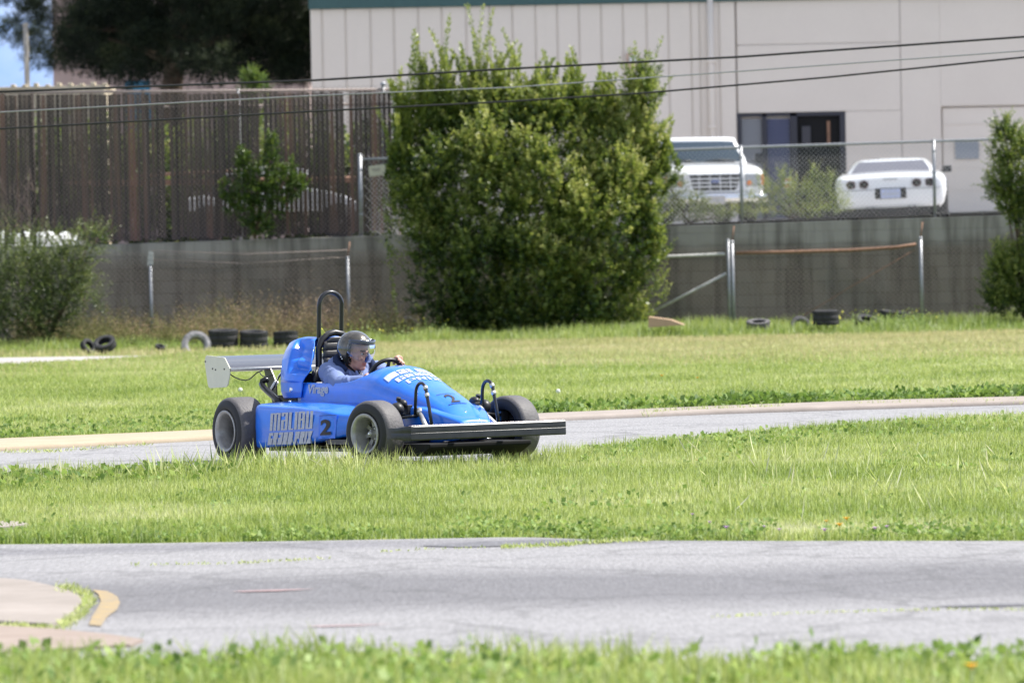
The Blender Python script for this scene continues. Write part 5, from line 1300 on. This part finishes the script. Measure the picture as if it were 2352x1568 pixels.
M['brush'] = leafmat('dry_brush', [(0, (.06, .07, .028)), (.35, (.13, .15, .05)), (.6, (.22, .18, .09)), (1, (.38, .27, .19))], .2, .8, .2, .9, .3)
def pts(lst, D): return [at(x, y, D) for x, y in lst]
def twigs(P, D, SL, r, m, name, parent):
    V = []; F = []; k = 0
    for p, d, l in zip(P, D, SL):
        s_ = np.cross(d, [0, 1, 0]); s_ = s_ / (np.linalg.norm(s_) + 1e-9) * r; t_ = np.cross(d, s_)
        e = p + d * l; V += [p + s_, p - s_ * .5 + t_ * .8, p - s_ * .5 - t_ * .8, e + s_ * .3, e - s_ * .2 + t_ * .3, e - s_ * .2 - t_ * .3]
        F += [(k, k + 1, k + 4, k + 3), (k + 1, k + 2, k + 5, k + 4), (k + 2, k, k + 3, k + 5)]; k += 6
    return np_mesh(name, np.array(V), np.array(F), m, parent=parent)
def plant(name, label, cat, group=None): return empty(name, label, cat, group)

# ---- big shrub
S = 149.0
bs = plant('large_shrub', 'very large bushy green shrub with upright leafy shoots against the block wall', 'shrub')
f = Fol(); D0 = 86.6
lobes = [  # px, py, rx px, rz px, depth offset, tint
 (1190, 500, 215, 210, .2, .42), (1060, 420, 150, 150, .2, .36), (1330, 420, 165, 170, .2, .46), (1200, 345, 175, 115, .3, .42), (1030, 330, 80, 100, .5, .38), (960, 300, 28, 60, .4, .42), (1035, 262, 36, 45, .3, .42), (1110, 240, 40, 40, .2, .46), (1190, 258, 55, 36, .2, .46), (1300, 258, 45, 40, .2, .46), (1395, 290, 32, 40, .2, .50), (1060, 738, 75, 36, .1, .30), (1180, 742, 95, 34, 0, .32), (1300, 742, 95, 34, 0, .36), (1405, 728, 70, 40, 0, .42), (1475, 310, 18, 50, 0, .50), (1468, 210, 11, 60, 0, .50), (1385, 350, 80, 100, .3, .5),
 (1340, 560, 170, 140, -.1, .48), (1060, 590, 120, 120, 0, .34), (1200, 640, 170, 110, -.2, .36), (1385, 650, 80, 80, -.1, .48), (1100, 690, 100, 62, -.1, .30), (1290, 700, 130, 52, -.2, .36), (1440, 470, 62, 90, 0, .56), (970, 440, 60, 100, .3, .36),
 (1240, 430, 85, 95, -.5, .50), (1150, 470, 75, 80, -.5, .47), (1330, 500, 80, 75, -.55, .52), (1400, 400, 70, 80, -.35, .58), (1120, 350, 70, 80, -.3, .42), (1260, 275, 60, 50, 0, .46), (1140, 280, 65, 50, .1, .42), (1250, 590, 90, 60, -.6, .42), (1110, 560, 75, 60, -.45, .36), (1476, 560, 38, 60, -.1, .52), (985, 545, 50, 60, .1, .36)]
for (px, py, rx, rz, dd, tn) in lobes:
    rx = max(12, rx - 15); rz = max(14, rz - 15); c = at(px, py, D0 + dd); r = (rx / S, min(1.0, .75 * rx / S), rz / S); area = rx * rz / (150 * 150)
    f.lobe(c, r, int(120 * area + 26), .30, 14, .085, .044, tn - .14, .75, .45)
    for k in range(int(7 * area + 4)):                   # clumps standing out of the crown
        u = unit(R_.normal(size=3)); u[1] = -abs(u[1]) * .8; cc = np.array(c) + u * np.array(r) * R_.uniform(.75, 1.15)
        q = R_.uniform(.16, .30); f.lobe(cc, (q, q * .8, q * R_.uniform(1.1, 1.9)), 34, .22, 15, .085, .046, tn + R_.normal() * .10 + .05, 1.0, .3)
# upright shoots standing out of the top
spire = [(957, 75, 250), (968, 130, 250), (985, 150, 260), (1022, 60, 260), (1026, 140, 280), (1060, 95, 260), (1092, 30, 260), (1088, 110, 270), (1142, 95, 260), (1145, 150, 260), (1185, 92, 260), (1238, 125, 260), (1275, 118, 250), (1300, 140, 250), (1332, 108, 260), (1336, 180, 260), (1376, 158, 270), (1409, 160, 300), (1467, 120, 420), (1464, 190, 440), (1470, 250, 440), (1384, 190, 300), (1215, 150, 260), (1006, 130, 300), (905, 165, 300), (930, 190, 300), (1500, 250, 400), (1524, 290, 380), (1120, 140, 280), (1160, 130, 280), (1255, 160, 280), (1310, 170, 280), (1350, 200, 300), (1430, 210, 330), (940, 250, 400), (915, 230, 360), (900, 285, 400)]
P = []; Dd = []; SLn = []
for (px, py, yb) in spire:
    for k in range(4 if py < 200 else 7):
        top = at(px + R_.normal() * 5, py + abs(R_.normal()) * 22 * k, D0 + .2 + R_.normal() * .15); bot = at(px + R_.normal() * 16, yb + 20, D0 + .1)
        P.append(bot); d = top - bot; SLn.append(np.linalg.norm(d)); Dd.append(d / np.linalg.norm(d))
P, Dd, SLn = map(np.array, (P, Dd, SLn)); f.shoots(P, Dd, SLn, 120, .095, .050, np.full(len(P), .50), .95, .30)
# leafy side shoots round the outline
for (px, py, ax_, ay_) in ([(900, y, -.6, -.5) for y in range(430, 620, 25)] + [(1510, y, .5, -.3) for y in range(430, 700, 22)]):
    for k in range(5):
        c = at(px + (40 if px < 1000 else -25) + R_.normal() * 14, py + R_.normal() * 12, D0 - .1); d = unit(np.array([ax_ * (1 if px > 1000 else 1), -.3, .6 + .2 * R_.normal()])); f.shoots(c[None], d[None], np.array([.38]), 16, .07, .038, np.array([.5]), .9)
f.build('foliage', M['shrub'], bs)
b = MB()
for (xa, xb, yt) in ((1120, 1040, 520), (1160, 1110, 480), (1200, 1190, 450), (1240, 1290, 470), (1270, 1380, 520), (1300, 1440, 600), (1090, 1000, 600)):
    p, q = at(xa, 770, D0 + .1), at(xb, yt, D0); m_ = (p + q) / 2 + np.array([.05, 0, .1]); p[2] = 0; b.tube([p, m_, q], [.06, .045, .02], 8)
b.build('stem', M['bark'], bs)

# ---- other shrubs
def shrub(name, lab, cat, mt, D, lobes_, SL=.22, n=12, L=.055, W=.03, dens=320, tint=.45, up=.6, group=None, stemto=None):
    o = plant(name, lab, cat, group); f = Fol(); s_ = FPX / D
    for (px, py, rx, rz) in lobes_:
        c = at(px, py, D); f.lobe(c, (rx / s_, min(.8, .8 * rx / s_), rz / s_), int(dens * (rx * rz) / 10000 + 25), SL, n, L, W, tint, up, .3)
    f.build('foliage', M[mt], o)
    b = MB(); px, py = stemto or (np.mean([l[0] for l in lobes_]), max(l[1] + l[3] for l in lobes_))
    g = at(px, py, D); 
    for l in lobes_[:6]: q = at(l[0], l[1], D); b.tube([g, (g + q) / 2 + np.array([.03, 0, .03]), q], [.022, .015, .008], 6)
    b.build('stem', M['bark'], o); return o
shrub('wall_shrub', 'sprawling olive green shrub at the left edge in front of the block wall', 'shrub', 'shrub2', 85, [(-60, 660, 90, 110), (40, 650, 80, 90), (120, 620, 70, 60), (175, 585, 40, 36), (205, 556, 28, 18), (224, 545, 12, 10), (60, 700, 100, 80), (130, 680, 60, 60), (0, 590, 40, 40), (100, 575, 60, 35), (160, 640, 40, 50), (20, 740, 80, 50), (110, 745, 60, 40), (196, 690, 25, 20)], .30, 12, .052, .026, 420, .46, .5)
shrub('corner_shrub', 'dense green shrub at the right edge rising above the wall and fence', 'shrub', 'shrub', 86, [(2365, 400, 80, 85), (2318, 345, 38, 45), (2308, 305, 16, 26), (2303, 430, 32, 45), (2325, 470, 30, 30), (2340, 500, 20, 20), (2410, 480, 60, 100), (2400, 560, 50, 60), (2360, 640, 65, 75), (2305, 605, 22, 35), (2300, 650, 34, 55), (2330, 700, 60, 30), (2285, 690, 16, 30), (2460, 450, 90, 120), (2450, 610, 90, 110)], .22, 14, .062, .036, 620, .42, .9)
shrub('fence_bush', 'leafy green bush on the wall in front of the white pickup truck bumper', 'bush', 'shrub2', 89.6, [(1530, 480, 40, 32), (1580, 485, 45, 28), (1630, 492, 35, 18), (1660, 500, 22, 8), (1540, 430, 30, 50), (1515, 400, 25, 50), (1600, 462, 22, 14)], .14, 10, .045, .022, 900, .55, .7)
shrub('sparse_bush', 'yellow green bush on the wall between the pickup truck and the sports car', 'bush', 'shrub', 89.6, [(1730, 470, 30, 25), (1770, 460, 28, 36), (1800, 455, 26, 40), (1835, 450, 30, 42), (1870, 455, 34, 40), (1905, 460, 28, 34), (1700, 488, 26, 15), (1760, 490, 60, 12), (1860, 488, 70, 14), (1752, 425, 10, 26), (1803, 408, 10, 22), (1872, 410, 10, 24), (1912, 420, 9, 22), (1930, 470, 18, 24)], .15, 9, .042, .019, 620, .62, .9)
shrub('climbing_plant', 'bright green climbing plant spreading on the brown slatted fence', 'climbing plant', 'vine', 88.75, [(560, 400, 14, 60), (575, 440, 30, 40), (600, 420, 34, 50), (620, 380, 12, 60), (624, 340, 8, 34), (650, 420, 24, 30), (664, 400, 10, 30), (580, 490, 32, 40), (600, 520, 28, 24), (640, 470, 30, 26), (520, 440, 10, 22), (532, 470, 16, 20), (560, 365, 9, 24), (690, 420, 8, 14), (680, 440, 16, 18)], .12, 9, .055, .036, 600, .5, .8, stemto=(585, 546))
shrub('small_tree', 'small bright green treetop poking above the slatted fence before the dark tree', 'tree', 'vine', 97, [(575, 178, 14, 12), (585, 190, 20, 12), (570, 205, 16, 20), (598, 200, 18, 18), (580, 240, 40, 30), (560, 290, 50, 40)], .16, 10, .06, .036, 420, .6, .8, stemto=(580, 520))
shrub('bare_shrub', 'grey leafless twiggy shrub at the left edge before the slats', 'shrub', 'shrub2', 86, [(10, 500, 12, 14), (40, 515, 16, 12), (5, 520, 18, 18)], .2, 4, .03, .015, 40, .6, .8)
P = []; Dd = []; SLn = []
for k in range(90):
    p = at(R_.uniform(-40, 80), R_.uniform(430, 540), 86.2); P.append(p); Dd.append(unit(np.array([R_.normal() * .5, R_.normal() * .2, 1]))); SLn.append(R_.uniform(.15, .45))
twigs(np.array(P), np.array(Dd), SLn, .006, M['twig'], 'twig', bpy.data.objects['bare_shrub'])

# ---- dark conifer behind the fence
pt = plant('conifer_tree', 'huge dark conifer filling the upper left with drooping tufted branches', 'tree')
f = Fol(); DP = 122; s_ = FPX / DP
cl = [(75, 5, 50, 20), (85, 38, 34, 18), (32, 72, 8, 5), (125, 60, 45, 30), (80, 96, 12, 8), (95, 132, 12, 6), (160, 105, 38, 26), (140, 138, 14, 6), (210, 60, 80, 50), (240, 132, 40, 20), (310, 115, 70, 40), (330, 40, 90, 60), (400, 90, 90, 60), (310, 156, 45, 14), (470, 60, 90, 70), (480, 140, 70, 45), (560, 100, 90, 70), (560, 40, 80, 50), (640, 60, 90, 70), (640, 140, 80, 55), (690, 100, 60, 90), (700, 180, 50, 40), (540, 175, 60, 30), (620, 185, 60, 28), (430, 156, 60, 18), (250, 10, 120, 50), (400, -10, 150, 50), (600, -20, 150, 60), (110, -40, 80, 30), (20, -18, 40, 10), (740, 60, 60, 120), (760, 160, 50, 60)]
for (px, py, rx, rz) in cl:
    c = at(px, py, DP + R_.normal() * .8)
    for k in range(int(3 + rx * rz / 900)):
        u = unit(R_.normal(size=3)); cc = c + u * np.array([rx / s_, .9, rz / s_]) * .75
        rr_ = R_.uniform(.16, .34); f.lobe(cc, (rr_ * 1.3, rr_, rr_ * .8), 60, .20, 9, .13, .020, R_.choice([.25, .35, .45, .75], p=[.3, .3, .25, .15]), .5, .2)
for k in range(220):                                   # the rest of the tree above and behind, coarser
    c = at(R_.uniform(150, 760), R_.uniform(-480, -60), DP + R_.normal() * 2.5); rr_ = R_.uniform(.4, .7); f.lobe(c, (rr_ * 1.4, rr_, rr_ * .7), 70, .26, 7, .2, .04, .4, .5, .2)
for k in range(90): c = at(R_.uniform(190, 740), R_.uniform(0, 150), DP + 2.5); f.lobe(c, (.6, .4, .5), 60, .26, 7, .22, .05, .2, .3, .2)
f.build('crown', M['pine'], pt)
b = MB(); g = at(395, 200, DP + 1.5)
b.tube([(g[0] + .1, DP + 1.5, 1.5), (g[0], DP + 1.5, g[2]), (g[0] + .2, DP + 1.6, g[2] + 1.3), (g[0] - .1, DP + 1.6, g[2] + 5)], [.32, .24, .20, .10], 12)
for (x, y, x2, y2) in ((395, 160, 480, 60), (385, 140, 250, 90), (400, 120, 600, 80), (390, 90, 150, 60), (400, 60, 560, -30)): b.tube([at(x, y, DP + 1.4), at((x + x2) / 2, (y + y2) / 2 - 8, DP + .8), at(x2, y2, DP + .2)], [.12, .08, .03], 8)
b.build('trunk', M['bark'], pt)
for (px, lab) in ((500, 'low olive bush at the foot of the dark conifer, mostly hidden by slats'),):
    shrub('yard_bush', lab, 'bush', 'shrub', 97, [(460, 330, 60, 60), (640, 300, 70, 60), (700, 300, 60, 70), (540, 330, 50, 50)], .2, 9, .07, .04, 140, .5, .6)

f = Fol()
for px in range(-100, 930, 34):
    c = at(px + R_.normal() * 10, 440 + R_.normal() * 20, 98.5); f.lobe(c, (.5, .5, 1.1), 90, .3, 9, .14, .09, .3, .5, .3)
hg = plant('hedge', 'dark green hedge in the yard showing only between the fence slats', 'hedge'); f.build('foliage', M['shrub'], hg)
b = MB()
for px in range(-100, 930, 60): g = at(px, 500, 98.6); b.tube([(g[0], 98.6, 1.5), (g[0], 98.6, 2.9)], .04, 6)
b.build('stem', M['bark'], hg)
# ---- grass
def in_lawn(x, y):
    a = (y < yat(T1N, x) - .02) | ((y > yat(T1F, x) + .015) & (y < yat(T2N, x) - .02)) | (y > yat(T2K, x) + .015)
    inpath = (x < PAF[-1][0]) & (y > np.interp(x, PAN[:, 0], PAN[:, 1])) & (y < np.interp(x, PAF[:, 0], PAF[:, 1]))
    return a & ~inpath
def blades(name, D0, D1, n, h0, h1, w0, m, lab, tint=.5, hfun=None, tfun=None, xw=.10, lean=.5, cond=None, seg=True, cat='grass', power=1):
    n = int(n * 1.75); y = D0 + (D1 - D0) * R_.random(n) ** power; x = R_.uniform(-1, 1, n) * (y * xw + 3.0)
    k = in_lawn(x, y)
    if cond is not None: k &= cond(x, y)
    x, y = x[k], y[k]; n = len(x)
    h = R_.uniform(h0, h1, n)
    if hfun is not None: h = h * hfun(x, y)
    a = R_.uniform(0, 6.283, n); ln = lean * R_.random(n) ** 1.5
    dx, dy = np.cos(a) * ln * h, np.sin(a) * ln * h; b_ = R_.uniform(0, 6.283, n); wx, wy = np.cos(b_) * w0 * .5, np.sin(b_) * w0 * .18
    z = np.zeros(n); top = h * np.sqrt(np.maximum(.1, 1 - (ln * .7) ** 2))
    P = np.stack([np.stack([x - wx, y - wy, z], 1), np.stack([x + wx, y + wy, z], 1), np.stack([x + wx * .8 + dx * .35, y + wy + dy * .35, top * .6], 1), np.stack([x + dx, y + dy, top], 1), np.stack([x - wx * .8 + dx * .35, y - wy + dy * .35, top * .6], 1)], 1)
    t = np.clip((tint if tfun is None else tfun(x, y)) + R_.normal(size=n) * .13, 0, 1)
    # one five-sided blade, split as two quads would be: use quads (0,1,2,4) and (4,2,3,3) -> store as two objects' faces of 4 and 3 corners via triangles
    i = np.arange(n)[:, None] * 5
    F = np.concatenate([i + np.array([0, 1, 2]), i + np.array([0, 2, 4]), i + np.array([4, 2, 3])])
    o = np_mesh(name, P.reshape(-1, 3), F, m, np.repeat(t, 5)); return tag(o, lab, cat, kind='stuff')
def sn(x, y, s, seed=0):                               # cheap smooth noise in -1..1
    v = 0
    for k in range(5):
        a = seed * 1.7 + k * 2.399; f_ = s * (1 + .61 * k); v = v + np.sin(x * f_ * math.cos(a) + y * f_ * math.sin(a) * 1.2 + a * 5.1) / (1 + .25 * k)
    return v / 2.6
def hm(x, y):                                         # height of the middle strip: taller towards the far track and in tufts
    e = yat(T2N, x) - y; g = yat(T1F, x)
    t = np.exp(-(e / 1.2) ** 2) * .55 + .75 + .25 * sn(x, y, 1.3, 2)
    t += .9 * np.exp(-((x + 1.75) / 1.0) ** 2 - (e / .9) ** 2)          # tall tuft in front of the kart's rear and side pod
    t += .35 * np.exp(-((x + 3.2) / .6) ** 2 - (e / .9) ** 2)
    t *= np.where((x > -.7) & (x < .2) & (e < 1.4), .9, 1)
    t += .30 * np.exp(-((x + .1) / 1.0) ** 2 - (e / .7) ** 2)
    t -= .5 * np.exp(-((x - 1.55) / .25) ** 2 - ((y - 30.7) / .4) ** 2) + .5 * np.exp(-((x - 2.2) / .22) ** 2 - ((y - 30.1) / .4) ** 2)
    return np.clip(t, .2, 2.4) * np.clip((y - g) / .25 + .45, 0, 1)
def tm(x, y): return .50 + .17 * sn(x, y, .9, 1) + .08 * sn(x, y, 4, 3) - (.20 + .16 * sn(x, y * 0, 3.1, 2)) * np.exp(-((y - yat(T1F, x)) / .45) ** 2) + .42 * np.exp(-((x - 1.55) / .28) ** 2 - ((y - 30.9) / .5) ** 2) + .42 * np.exp(-((x - 2.2) / .25) ** 2 - ((y - 30.3) / .45) ** 2)
blades('near_lawn_grass', 18.6, 21.6, 26000, .10, .20, .012, M['grass'], 'short bright grass at the very front', .5, tfun=lambda x, y: .52 + .15 * sn(x, y, 3, 5), xw=.105, lean=.8, hfun=lambda x, y: .85 + .35 * sn(x, y, 4, 6))
blades('middle_lawn_grass', 28.5, 48.5, 330000, .045, .105, .0062, M['grass'], 'bright green lawn between the two tracks', hfun=hm, tfun=tm, lean=.9)
def tf(x, y):
    return .50 + .12 * sn(x, y, .5, 7) + .07 * sn(x, y, 2.2, 4) + .26 * np.clip((y - 64) / 14, 0, 1) * np.clip((x + 2.2) / 1.5, .3, 1)
blades('far_lawn_grass', 46, 80, 330000, .04, .085, .011, M['grass'], 'mown lawn beyond the far track', tfun=tf, lean=.9, xw=.097)
blades('dry_lawn_grass', 66, 85, 150000, .05, .11, .012, M['dry'], 'straw coloured grass band at the far side of the lawn', .45, cond=lambda x, y: (R_.random(len(x)) < np.clip((y - 66) / 13, 0, .95) * np.clip((x + 3.2) / 1.2, .18, 1)), xw=.097)
blades('tall_weedy_grass', 83.5, 88.6, 60000, .12, .34, .015, M['grass'], 'tall green grass and weeds along the foot of the wall', .38, hfun=lambda x, y: (.75 + .35 * sn(x, y, 1.6, 9)) * np.where(x < -1.5, .75, 1.05) * np.clip((y - 83) / 2 + .3, 0, 1), xw=.10, lean=.6)
# dry brushwood before the wall, left part
f = Fol(); n = 2600; x = R_.uniform(-7.6, -1.3, n); y = R_.uniform(84.6, 88.2, n); hh = .60 + .26 * sn(x, y, 1.1, 3)
hh = hh * np.interp(x, [-7.6, -5, -3.6, -2.5, -1.3], [.9, .8, 1.05, .95, .45])
P = np.stack([x, y, np.zeros(n)], 1); Dn = unit(np.stack([R_.normal(size=n) * .5, R_.normal(size=n) * .2, np.ones(n)], 1))
f.shoots(P, Dn, np.clip(hh * R_.uniform(.4, 1.3, n), .1, 1.1), 16, .085, .014, np.clip(.52 + .22 * sn(x, y, 1.5, 2) , 0, 1), 1.3, .3, .5)
tag(f.build('dry_brush', M['brush']), 'tangle of brown dry brush and stalks along the wall behind the discarded tyres', 'brush', kind='stuff')
# broad-leaved weeds along the track edges and in the lawn
f = Fol()
def rosettes(n, xs, ys, h, L, W, per=12, tint=.45):
    m = len(xs); P = np.stack([xs, ys, np.full(m, .005)], 1); i = np.repeat(np.arange(m), per); a = R_.uniform(0, 6.283, m * per); e = R_.uniform(.1, 1.1, m * per)
    D = np.stack([np.cos(a) * np.cos(e), np.sin(a) * np.cos(e), np.sin(e)], 1); B = P[i] + D * (h * R_.uniform(.1, .9, m * per))[:, None]
    f.leaves(B, unit(D + np.stack([np.zeros(m * per), np.zeros(m * per), np.full(m * per, -.3)], 1)), L * R_.uniform(.6, 1.2, m * per), W * R_.uniform(.6, 1.2, m * per), np.clip(tint + R_.normal(size=m * per) * .2, 0, 1), .1)
x = R_.uniform(-3.4, 3.4, 900); k = R_.random(900) < .30 + .5 * sn(x, x * 0, 2.5, 1); x = x[k]; rosettes(0, x, yat(T1F, x) + .05 + abs(R_.normal(size=len(x))) * .8, .07, .034, .026, 14, .5)
x = R_.uniform(-4.6, -2.0, 260); rosettes(0, x, yat(T2N, x) - .03 - abs(R_.normal(size=len(x))) * .5, .13, .055, .046, 9, .4)
x = R_.uniform(.5, 4.9, 700); rosettes(0, x, yat(T2N, x) - .05 - abs(R_.normal(size=len(x))) * .8, .10, .042, .034, 10, .55)
x = R_.uniform(-.2, 5.4, 1300); k = R_.random(1300) < .5 + .5 * sn(x, x * 0, 2.1, 4); x = x[k]; rosettes(0, x, yat(T2K, x) + .05 + abs(R_.normal(size=len(x))) * .55, .13, .07, .045, 12, .32)
x = R_.uniform(-5.2, -2, 500); rosettes(0, x, yat(T2K, x) + .1 + abs(R_.normal(size=len(x))) * 2.5, .07, .05, .04, 8, .4)
n = 900; y = R_.uniform(30, 44, n); x = R_.uniform(-1, 1, n) * y * .095; k = in_lawn(x, y) & (sn(x, y, 1.1, 8) > .15); k &= R_.random(n) < .6; rosettes(0, x[k], y[k], .075, .040, .032, 10, .62)
n = 1100; y = R_.uniform(18.8, 21.3, n); x = R_.uniform(-2.1, 2.1, n); k = in_lawn(x, y) & (R_.random(n) < .5 + .6 * sn(x, y, 1.7, 12)); rosettes(0, x[k], y[k], .19, .05, .038, 12, .62)
for (px, py, z_) in ((2200, 1535, .16), (1872, 1500, .17), (1085, 1480, .15), (590, 1475, .15), (1860, 1515, .14)):
    p = gp(px, 1575); rosettes(0, np.array([p[0]]), np.array([20.6]), z_, .055, .045, 14, .4)
tag(f.build('broad_weeds', M['weed']), 'clumps of dark broad leaved weeds along the track edges', 'weeds', kind='stuff')
# sparse weeds in the seams of the near track and round the apron, tall seed stalks
f = Fol()
def seam(pl, n, L=.035, spread=4):
    pl = np.array(pl, float); t = R_.random(n) * (len(pl) - 1); i = t.astype(int); fr = (t - i)[:, None]; q = pl[i] * (1 - fr) + pl[np.minimum(i + 1, len(pl) - 1)] * fr + R_.normal(size=(n, 2)) * np.array([3, spread * .35])
    B = np.array([gp(a, c) for a, c in q]); B[:, 2] = .006; D = unit(np.stack([R_.normal(size=n) * .8, R_.normal(size=n) * .4, np.ones(n)], 1)); f.leaves(B, D, L * R_.uniform(.4, 1.3, n), np.full(n, .008), np.clip(.6 + R_.normal(size=n) * .2, 0, 1))
seam([(1150, 1262), (1260, 1257), (1340, 1252), (1420, 1246), (1500, 1244)], 500, .03); seam([(500, 1299), (620, 1293), (760, 1285)], 90, .02, 2); seam([(300, 1302), (480, 1298)], 40, .02, 2)
seam([(1640, 1419), (1800, 1413), (2000, 1406), (2180, 1402), (2352, 1403)], 230, .012, 3); seam([(870, 1270), (1000, 1264), (1120, 1260)], 60, .015, 3)
seam([(130, 1356), (190, 1366), (210, 1385), (196, 1405), (170, 1428), (140, 1446)], 650, .04, 15); seam([(0, 1441), (60, 1444), (130, 1450)], 160, .03, 3)
seam([(0, 1042), (120, 1040), (350, 1024)], 220, .04, 2); seam([(1480, 958), (1600, 950), (1700, 946), (1800, 944)], 500, .07, 3); seam([(1950, 937), (2100, 934), (2352, 929)], 300, .06, 3)
tag(f.build('seam_weeds', M['grass']), 'thin grass growing in the seams of the asphalt and round the concrete apron', 'weeds', kind='stuff')
f = Fol(); n = 420; y = R_.uniform(31, 41, n); x = R_.uniform(-1, 1, n) * y * .095; k = in_lawn(x, y) & ((x > 1.2) | (y > yat(T2N, x) - 1.3)); x, y = x[k], y[k]; n = len(x)
k2 = ~((x > -.9) & (x < .5) & (y > 36.5) & (R_.random(n) < .75)); x, y = x[k2], y[k2]; n = len(x)
f.leaves(np.stack([x, y, np.full(n, .01)], 1), unit(np.stack([R_.normal(size=n) * .45, R_.normal(size=n) * .3, np.ones(n)], 1)), R_.uniform(.12, .24, n), np.full(n, .009), np.clip(.75 + R_.normal(size=n) * .2, 0, 1))
n = 260; x = R_.uniform(-2.5, -1.05, n); y = yat(T2N, x) - R_.uniform(.05, .8, n); f.leaves(np.stack([x, y, np.full(n, .01)], 1), unit(np.stack([R_.normal(size=n) * .5, R_.normal(size=n) * .3, np.ones(n)], 1)), R_.uniform(.14, .27, n), np.full(n, .010), np.clip(.7 + R_.normal(size=n) * .22, 0, 1))
tag(f.build('long_grass_stalks', M['grass']), 'long pale grass stalks standing out of the lawn before the kart', 'grass', kind='stuff')
f = Fol(); n = 420; x = np.concatenate([R_.uniform(5.3, 6.3, 260), R_.uniform(-2.8, -.9, 160)]); y = R_.uniform(84.2, 86.5, n)
P = np.stack([x, y, np.zeros(n)], 1); f.shoots(P, unit(np.stack([R_.normal(size=n) * .35, R_.normal(size=n) * .2, np.ones(n)], 1)), R_.uniform(.12, .36, n), 10, .05, .03, np.full(n, .7), 1.0)
tag(f.build('leafy_weeds', M['weed']), 'leafy bright weeds growing round the tyres at the wall', 'weeds', kind='stuff')

# ---- flowers
def flower(px, py, h, r, m, lab, cat, name, grp, kind_='disc', D=None):
    p = gp(px, py, h) if D is None else at(px, py, D)
    if p[1] > 25 and not in_lawn(np.array([p[0]]), np.array([p[1]]))[0]: p = at(px, py, yat(T1F, p[0]) + .07)
    e = empty(name, lab, cat, grp); e.location = (p[0], p[1], 0)
    z = p[2]; b = MB(); b.tube([(0, 0, 0), (.004, 0, z * .5), (0, 0, z)], .0022, 5); b.build('stem', M['stem'], e)
    b = MB()
    if kind_ == 'puff': b.ell((0, 0, z), (r, r, r), nu=12, nv=8)
    else:
        for k in range(8):
            a = 2 * math.pi * k / 8; c, s_ = math.cos(a), math.sin(a)
            b.add([(0, 0, z), (c * r * .6 - s_ * r * .28, s_ * r * .6 + c * r * .28, z + r * .22), (c * r, s_ * r, z + r * .30), (c * r * .6 + s_ * r * .28, s_ * r * .6 - c * r * .28, z + r * .22)], [(0, 1, 2, 3)], False)
        b.ell((0, 0, z), (r * .35, r * .35, r * .3), nu=10, nv=6)
    b.build('bloom', m, e)
gy, gpk = 'yellow wildflowers in the lawn', 'pink wildflowers at the track edge'
for (px, py, h, r, lab) in ((2232, 1529, .215, .028, 'large blurred orange yellow flower in the front grass at the lower right'), (1944, 1190, .13, .024, 'orange flower above the pink ones at the near track edge'), (1928, 1204, .12, .026, 'wide yellow orange flower just below another at the near track edge'),
        (1898, 1196, .12, .015, 'small yellow flower left of the orange pair at the near track edge'), (1520, 862, .10, .030, 'yellow flower right of the kart nose in the far lawn, lower of two'), (1600, 1056, .05, .010, 'tiny yellow flower alone in the middle lawn'),
        (1602, 867, .10, .024, 'small yellow flower in the far lawn right of the wide one'), (590, 843, .10, .02, 'yellow flower left of the rear wing in the far lawn')):
    flower(px, py, h, r, M['petaly'], lab, 'flower', 'yellow_flower', gy)
for (px, py, h, r, lab) in ((1894, 1216, .12, .024, 'pinkish purple flower below the orange pair'), (2010, 1212, .12, .022, 'pink flower right of the orange pair'), (1790, 1215, .12, .017, 'small pink flower left of the orange pair'), (2037, 1208, .12, .017, 'pale pink flower at the right end of the row'),
        (1668, 1210, .12, .021, 'pink flower near the middle of the near track edge'), (1590, 1180, .12, .015, 'tiny pale pink flower far left in the row'), (1630, 1198, .12, .015, 'faint pink flower second from the left in the row'), (1755, 1208, .12, .014, 'tiny pink flower between two larger gaps of the near edge')):
    flower(px, py, h, r, M['petalp'], lab, 'flower', 'pink_flower', gpk)
flower(552, 895, .12, .022, M['seedhead'], 'round white dandelion seed head above the rear tyre', 'seed head', 'dandelion_seed_head', 'dandelion seed heads', 'puff')
flower(1282, 898, .10, .022, M['seedhead'], 'round white dandelion seed head right of the far front guard hoop', 'seed head', 'dandelion_seed_head', 'dandelion seed heads', 'puff')
f = Fol(); n = 240; x = np.concatenate([R_.uniform(-2.9, -.9, 90), R_.uniform(4.6, 6.6, 150)]); y = R_.uniform(84.5, 86.5, n)
f.leaves(np.stack([x, y, R_.uniform(.12, .38, n)], 1), unit(R_.normal(size=(n, 3))), R_.uniform(.02, .04, n), R_.uniform(.02, .035, n), np.full(n, .8)); tag(f.build('mustard_flowers', M['mustard']), 'specks of yellow flowers among the weeds at the wall', 'flowers', kind='stuff')
